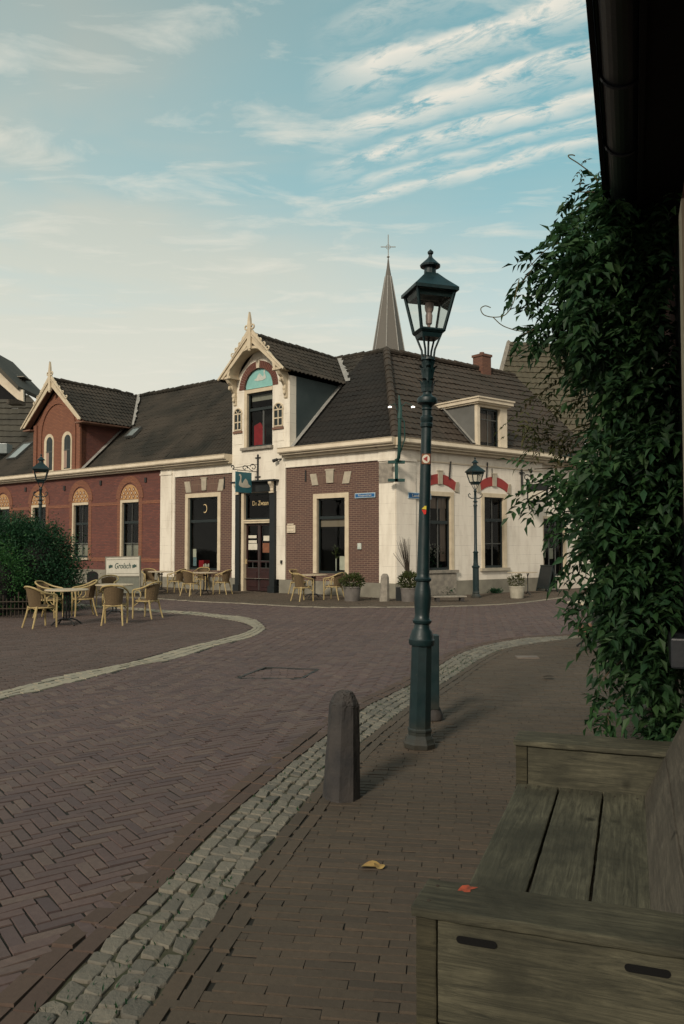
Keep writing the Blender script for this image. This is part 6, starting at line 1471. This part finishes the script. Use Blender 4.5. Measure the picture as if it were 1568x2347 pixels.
# looser outer sprays with sky between them
out = ([], [], []); mb = MB()
def spray(path, m_out, nleaf, L=.19, lsz=.078, thick=.006):
    P = spline(path, 6); mb.tube([tuple(p) for p in P], [thick*(1-.6*i/len(P)) for i in range(len(P))], 5)
    s = np.linspace(.12, 1, nleaf); idx = (s*(len(P)-1)).astype(int)
    pts = P[idx]; tg = np.gradient(P, axis=0)[idx]; tg /= np.linalg.norm(tg, axis=1, keepdims=True)+1e-9
    a = tg*.5+rng.normal(0, .55, (nleaf, 3)); a[:,2] -= .35
    compound(pts, a, rng.uniform(.6, 1.1, nleaf)*L, 4, lsz, m_out)
pp = lambda x, y, Y=4.9: np.array(atY(x, y, Y))
for Y, pth, nlf in ((5.0, [(1420,520),(1340,560),(1270,560),(1200,625)], 15), (5.0, [(1420,480),(1360,480),(1310,490)], 9), (5.1, [(1400,600),(1320,610),(1260,640),(1215,600)], 15), (4.9, [(1400,700),(1330,720),(1260,740),(1190,770)], 17),
                  (5.1, [(1390,740),(1300,760),(1240,775)], 9), (5.1, [(1390,640),(1330,680),(1300,720)], 10), (4.8, [(1420,440),(1370,440),(1320,440)], 8),
                  (5.0, [(1380,1110),(1290,1110),(1215,1140)], 15), (5.0, [(1410,560),(1320,590),(1240,600),(1195,650)], 14), (5.1, [(1380,700),(1290,700),(1230,690)], 10), (5.0, [(1400,420),(1345,455),(1300,520)], 10), (5.0, [(1400,800),(1320,770),(1260,760)], 8), (5.0, [(1390,650),(1320,700),(1290,750)], 9), (4.8, [(1400,1240),(1340,1260),(1300,1300)], 10), (5.0, [(1390,1180),(1320,1170),(1265,1180)], 8), (4.8, [(1400,1360),(1345,1400),(1325,1440)], 7),
                  (4.8, [(1440,1500),(1380,1560),(1370,1610)], 9), (4.7, [(1470,1560),(1400,1620),(1395,1660)], 9), (5.0, [(1380,1060),(1290,1070),(1225,1075)], 12), (5.0, [(1410,1300),(1370,1330),(1335,1360)], 8)):
    spray([pp(x, y, Y) for x, y in pth], out, nlf)
leaves('spray_leaves', M['leaf_vine'], vine, out[0], out[1], out[2], np.array(out[2])*.42)
out = ([], [], [])
for Y, pth, nlf in ((5.3, [(1380,830),(1320,860),(1240,900),(1190,950)], 12), (5.3, [(1380,900),(1280,930),(1210,980)], 12), (5.4, [(1380,960),(1300,990),(1215,1030)], 20), (5.3, [(1390,860),(1330,850),(1270,870)], 9),
                  (5.4, [(1330,1000),(1270,1010),(1220,980)], 12), (5.2, [(1370,800),(1310,815),(1270,830)], 6)):
    spray([pp(x, y, Y) for x, y in pth], out, nlf, L=.17, lsz=.06, thick=.004)
leaves('olive_leaves', M['leaf_olive'], vine, out[0], out[1], out[2], np.array(out[2])*.30)
mb.build('twigs', M['stem'], vine)
mb = MB(); out = ([], [], [])
for pth in ([(1190,640),(1178,690),(1160,720),(1135,727),(1110,722),(1102,708),(1112,701),(1125,705)], [(1130,727),(1150,745),(1175,755),(1200,760)]): mb.tube([tuple(p) for p in spline([pp(x, y, 4.9) for x, y in pth], 5)], .003, 4)
top_t = [(1370,415),(1358,400),(1340,385),(1322,372),(1306,362),(1303,356),(1312,355),(1318,357)]; mb.tube([tuple(p) for p in spline([pp(x, y, 4.9) for x, y in top_t], 5)], .004, 4)
mb.build('tendril', M['tendril'], vine)
P = np.array([pp(1345,388), pp(1338,384), pp(1330,378), pp(1360,402), pp(1366,405), pp(1335,383)]); A = np.array([(-.5,0,-.9),(-.8,0,-.6),(.5,0,.6),(.9,0,.5),(.6,0,.5),(-.2,0,-1)])
compound(P, A, [.07]*6, 3, .035, out); leaves('young_leaves', M['leaf_olive'], vine, out[0], out[1], out[2], np.array(out[2])*.35)
mb = MB()
for k in range(9):
    s0 = 5.25+.14*k; y0 = -.2+.03*(k % 3); zt0 = random.uniform(2.2, 3.6)
    mb.tube([tuple(V3(FN, s0+random.gauss(0,.05), y0+.06*math.sin(z*2+k), z)) for z in np.linspace(0, zt0, 9)], [.028*(1-.06*i) for i in range(9)], 6)
mb.build('trunk', M['twig_dark'], vine, smooth=True)
# long hanging bare shoot
mb = MB(); mb.tube([tuple(p) for p in spline([pp(x, y, 4.6) for x, y in ((1400,1020),(1398,1060),(1388,1110),(1375,1150),(1366,1185))], 5)], .004, 4); mb.build('shoot', M['tendril'], vine)

# ================================================================== camera, sky, sun
cam = bpy.data.cameras.new('camera'); co = bpy.data.objects.new('camera', cam); S.collection.objects.link(co)
co.location = (0, 0, EYE); co.rotation_euler = (PI/2+PITCH, 0, 0); cam.sensor_fit = 'VERTICAL'; cam.sensor_height = 36; cam.lens = FOC/2347*36; cam.clip_end = 2000; cam.clip_start = .05
S.camera = co
w = bpy.data.worlds.new('World'); S.world = w; w.use_nodes = True; nt = w.node_tree; bg = nt.nodes['Background']
SUN_EL, SUN_AZ = R(30), R(206)      # azimuth clockwise from +Y
sky = nt.nodes.new('ShaderNodeTexSky'); sky.sky_type = 'NISHITA'; sky.sun_disc = False; sky.sun_elevation = SUN_EL; sky.sun_rotation = SUN_AZ; sky.air_density = 1.0; sky.dust_density = 2.0; sky.ozone_density = 1.5
tc = nt.nodes.new('ShaderNodeTexCoord').outputs['Generated']; sx = nt.nodes.new('ShaderNodeSeparateXYZ'); lk(nt, tc, sx.inputs[0])
el = math_(nt, 'MAXIMUM', sx.outputs[2], .02)
qx = math_(nt, 'DIVIDE', sx.outputs[0], el); qy = math_(nt, 'DIVIDE', sx.outputs[1], el)
cq = nt.nodes.new('ShaderNodeCombineXYZ'); lk(nt, qx, cq.inputs[0]); lk(nt, qy, cq.inputs[1]); q = cq.outputs[0]
# base colour of clear air: physical sky pulled toward the photo's teal, cream haze low down and to the left
S1 = nt.nodes.new('ShaderNodeVectorMath'); S1.operation = 'SCALE'; lk(nt, sky.outputs[0], S1.inputs[0]); S1.inputs['Scale'].default_value = .10
grad = ramp(nt, el, [(.0, (.60,.56,.46)), (.16, (.77,.75,.64)), (.27, (.62,.74,.70)), (.40, (.27,.55,.60)), (.58, (.19,.43,.48))]).outputs[0]
base = mixc(nt, .88, S1.outputs[0], grad)
hz = noise(nt, mapping(nt, q, (.55,.8,1), (0,0,-.5), (.3,.1,0)), 1.0, 5, .5, .6)
az = math_(nt, 'DIVIDE', sx.outputs[0], math_(nt, 'MAXIMUM', sx.outputs[1], .05))
left = ramp(nt, math_(nt, 'ADD', math_(nt, 'MULTIPLY', az, 1.0), .5), [(.14, 1.), (.70, 0.)]).outputs[0]
hf = math_(nt, 'MULTIPLY', ramp(nt, hz, [(.36, 0.), (.62, 1.)]).outputs[0], math_(nt, 'ADD', math_(nt, 'MULTIPLY', left, .65), .38))
hf = math_(nt, 'MINIMUM', math_(nt, 'ADD', hf, math_(nt, 'MULTIPLY', left, .58)), 1.0)
c1 = mixc(nt, hf, base, ramp(nt, el, [(.12, (.80,.77,.66)), (.30, (.64,.67,.59)), (.56, (.37,.45,.43))]).outputs[0])
# bands of cloud across the upper right
bb_ = math_(nt, 'ADD', math_(nt, 'MULTIPLY', qx, .5), math_(nt, 'MULTIPLY', qy, .866))
aa_ = math_(nt, 'ADD', math_(nt, 'MULTIPLY', qx, .866), math_(nt, 'MULTIPLY', qy, -.5))
cab = nt.nodes.new('ShaderNodeCombineXYZ'); lk(nt, aa_, cab.inputs[0]); lk(nt, bb_, cab.inputs[1])
d1 = noise(nt, mapping(nt, cab.outputs[0], (3,5,1)), 1.0, 4, .6); d2 = noise(nt, mapping(nt, cab.outputs[0], (8,17,1), (0,0,.45)), 1.0, 8, .68, .5)
bd = math_(nt, 'ADD', bb_, math_(nt, 'MULTIPLY', math_(nt, 'SUBTRACT', d1, .5), .16))
bn_ = math_(nt, 'DIVIDE', math_(nt, 'SUBTRACT', bd, 1.1), 1.1)          # 1.1..2.2 -> 0..1
st = []
for b_, h in ((1.17,.5),(1.30,.4),(1.43,1.),(1.615,1.),(1.785,.95),(1.90,.6),(2.0,.8)):
    c_ = (b_-1.1)/1.1; wd = .030
    st += [(c_-wd, .04 if h > .55 else 0.), (c_, h)]
st += [((2.07-1.1)/1.1, 0.), (.93, 0.)]
st = sorted(st)[:30]
band = ramp(nt, bn_, st).outputs[0]
msk = ramp(nt, math_(nt, 'ADD', az, .5), [(.45, 0.), (.54, 1.)]).outputs[0]
cf = math_(nt, 'MULTIPLY', math_(nt, 'MULTIPLY', band, msk), ramp(nt, d2, [(.38, 0.), (.54, 1.)]).outputs[0])
c2 = mixc(nt, math_(nt, 'MULTIPLY', cf, .95), c1, (.86,.81,.70))
# faint puffs on the left half
d3 = noise(nt, mapping(nt, q, (2.6,5,1), (0,0,.45)), 1.0, 7, .6, .5)
c3 = mixc(nt, math_(nt, 'MULTIPLY', ramp(nt, d3, [(.52, 0.), (.70, .7)]).outputs[0], .9), c2, (.78,.76,.66))
# the sky behind the camera, unseen, is plain overcast grey so that light stays soft
back = ramp(nt, math_(nt, 'ADD', math_(nt, 'MULTIPLY', sx.outputs[1], -1.0), .5), [(.45, 0.), (.85, 1.)]).outputs[0]
c3 = mixc(nt, back, c3, (.80,.74,.64))
lk(nt, c3, bg.inputs[0]); bg.inputs[1].default_value = 1.0
sun = bpy.data.lights.new('sun', 'SUN'); sun.energy = 2.7; sun.angle = R(9); sun.color = (1, .89, .75)
so_ = bpy.data.objects.new('sun', sun); S.collection.objects.link(so_)
sd_ = Vector((math.sin(SUN_AZ)*math.cos(SUN_EL), math.cos(SUN_AZ)*math.cos(SUN_EL), math.sin(SUN_EL)))
so_.rotation_euler = sd_.to_track_quat('Z', 'Y').to_euler(); so_.location = (20, -20, 30)
S.view_settings.view_transform = 'Standard'; S.view_settings.look = 'None'; S.view_settings.exposure = 0
S.cycles.max_bounces = 6; S.cycles.transparent_max_bounces = 12
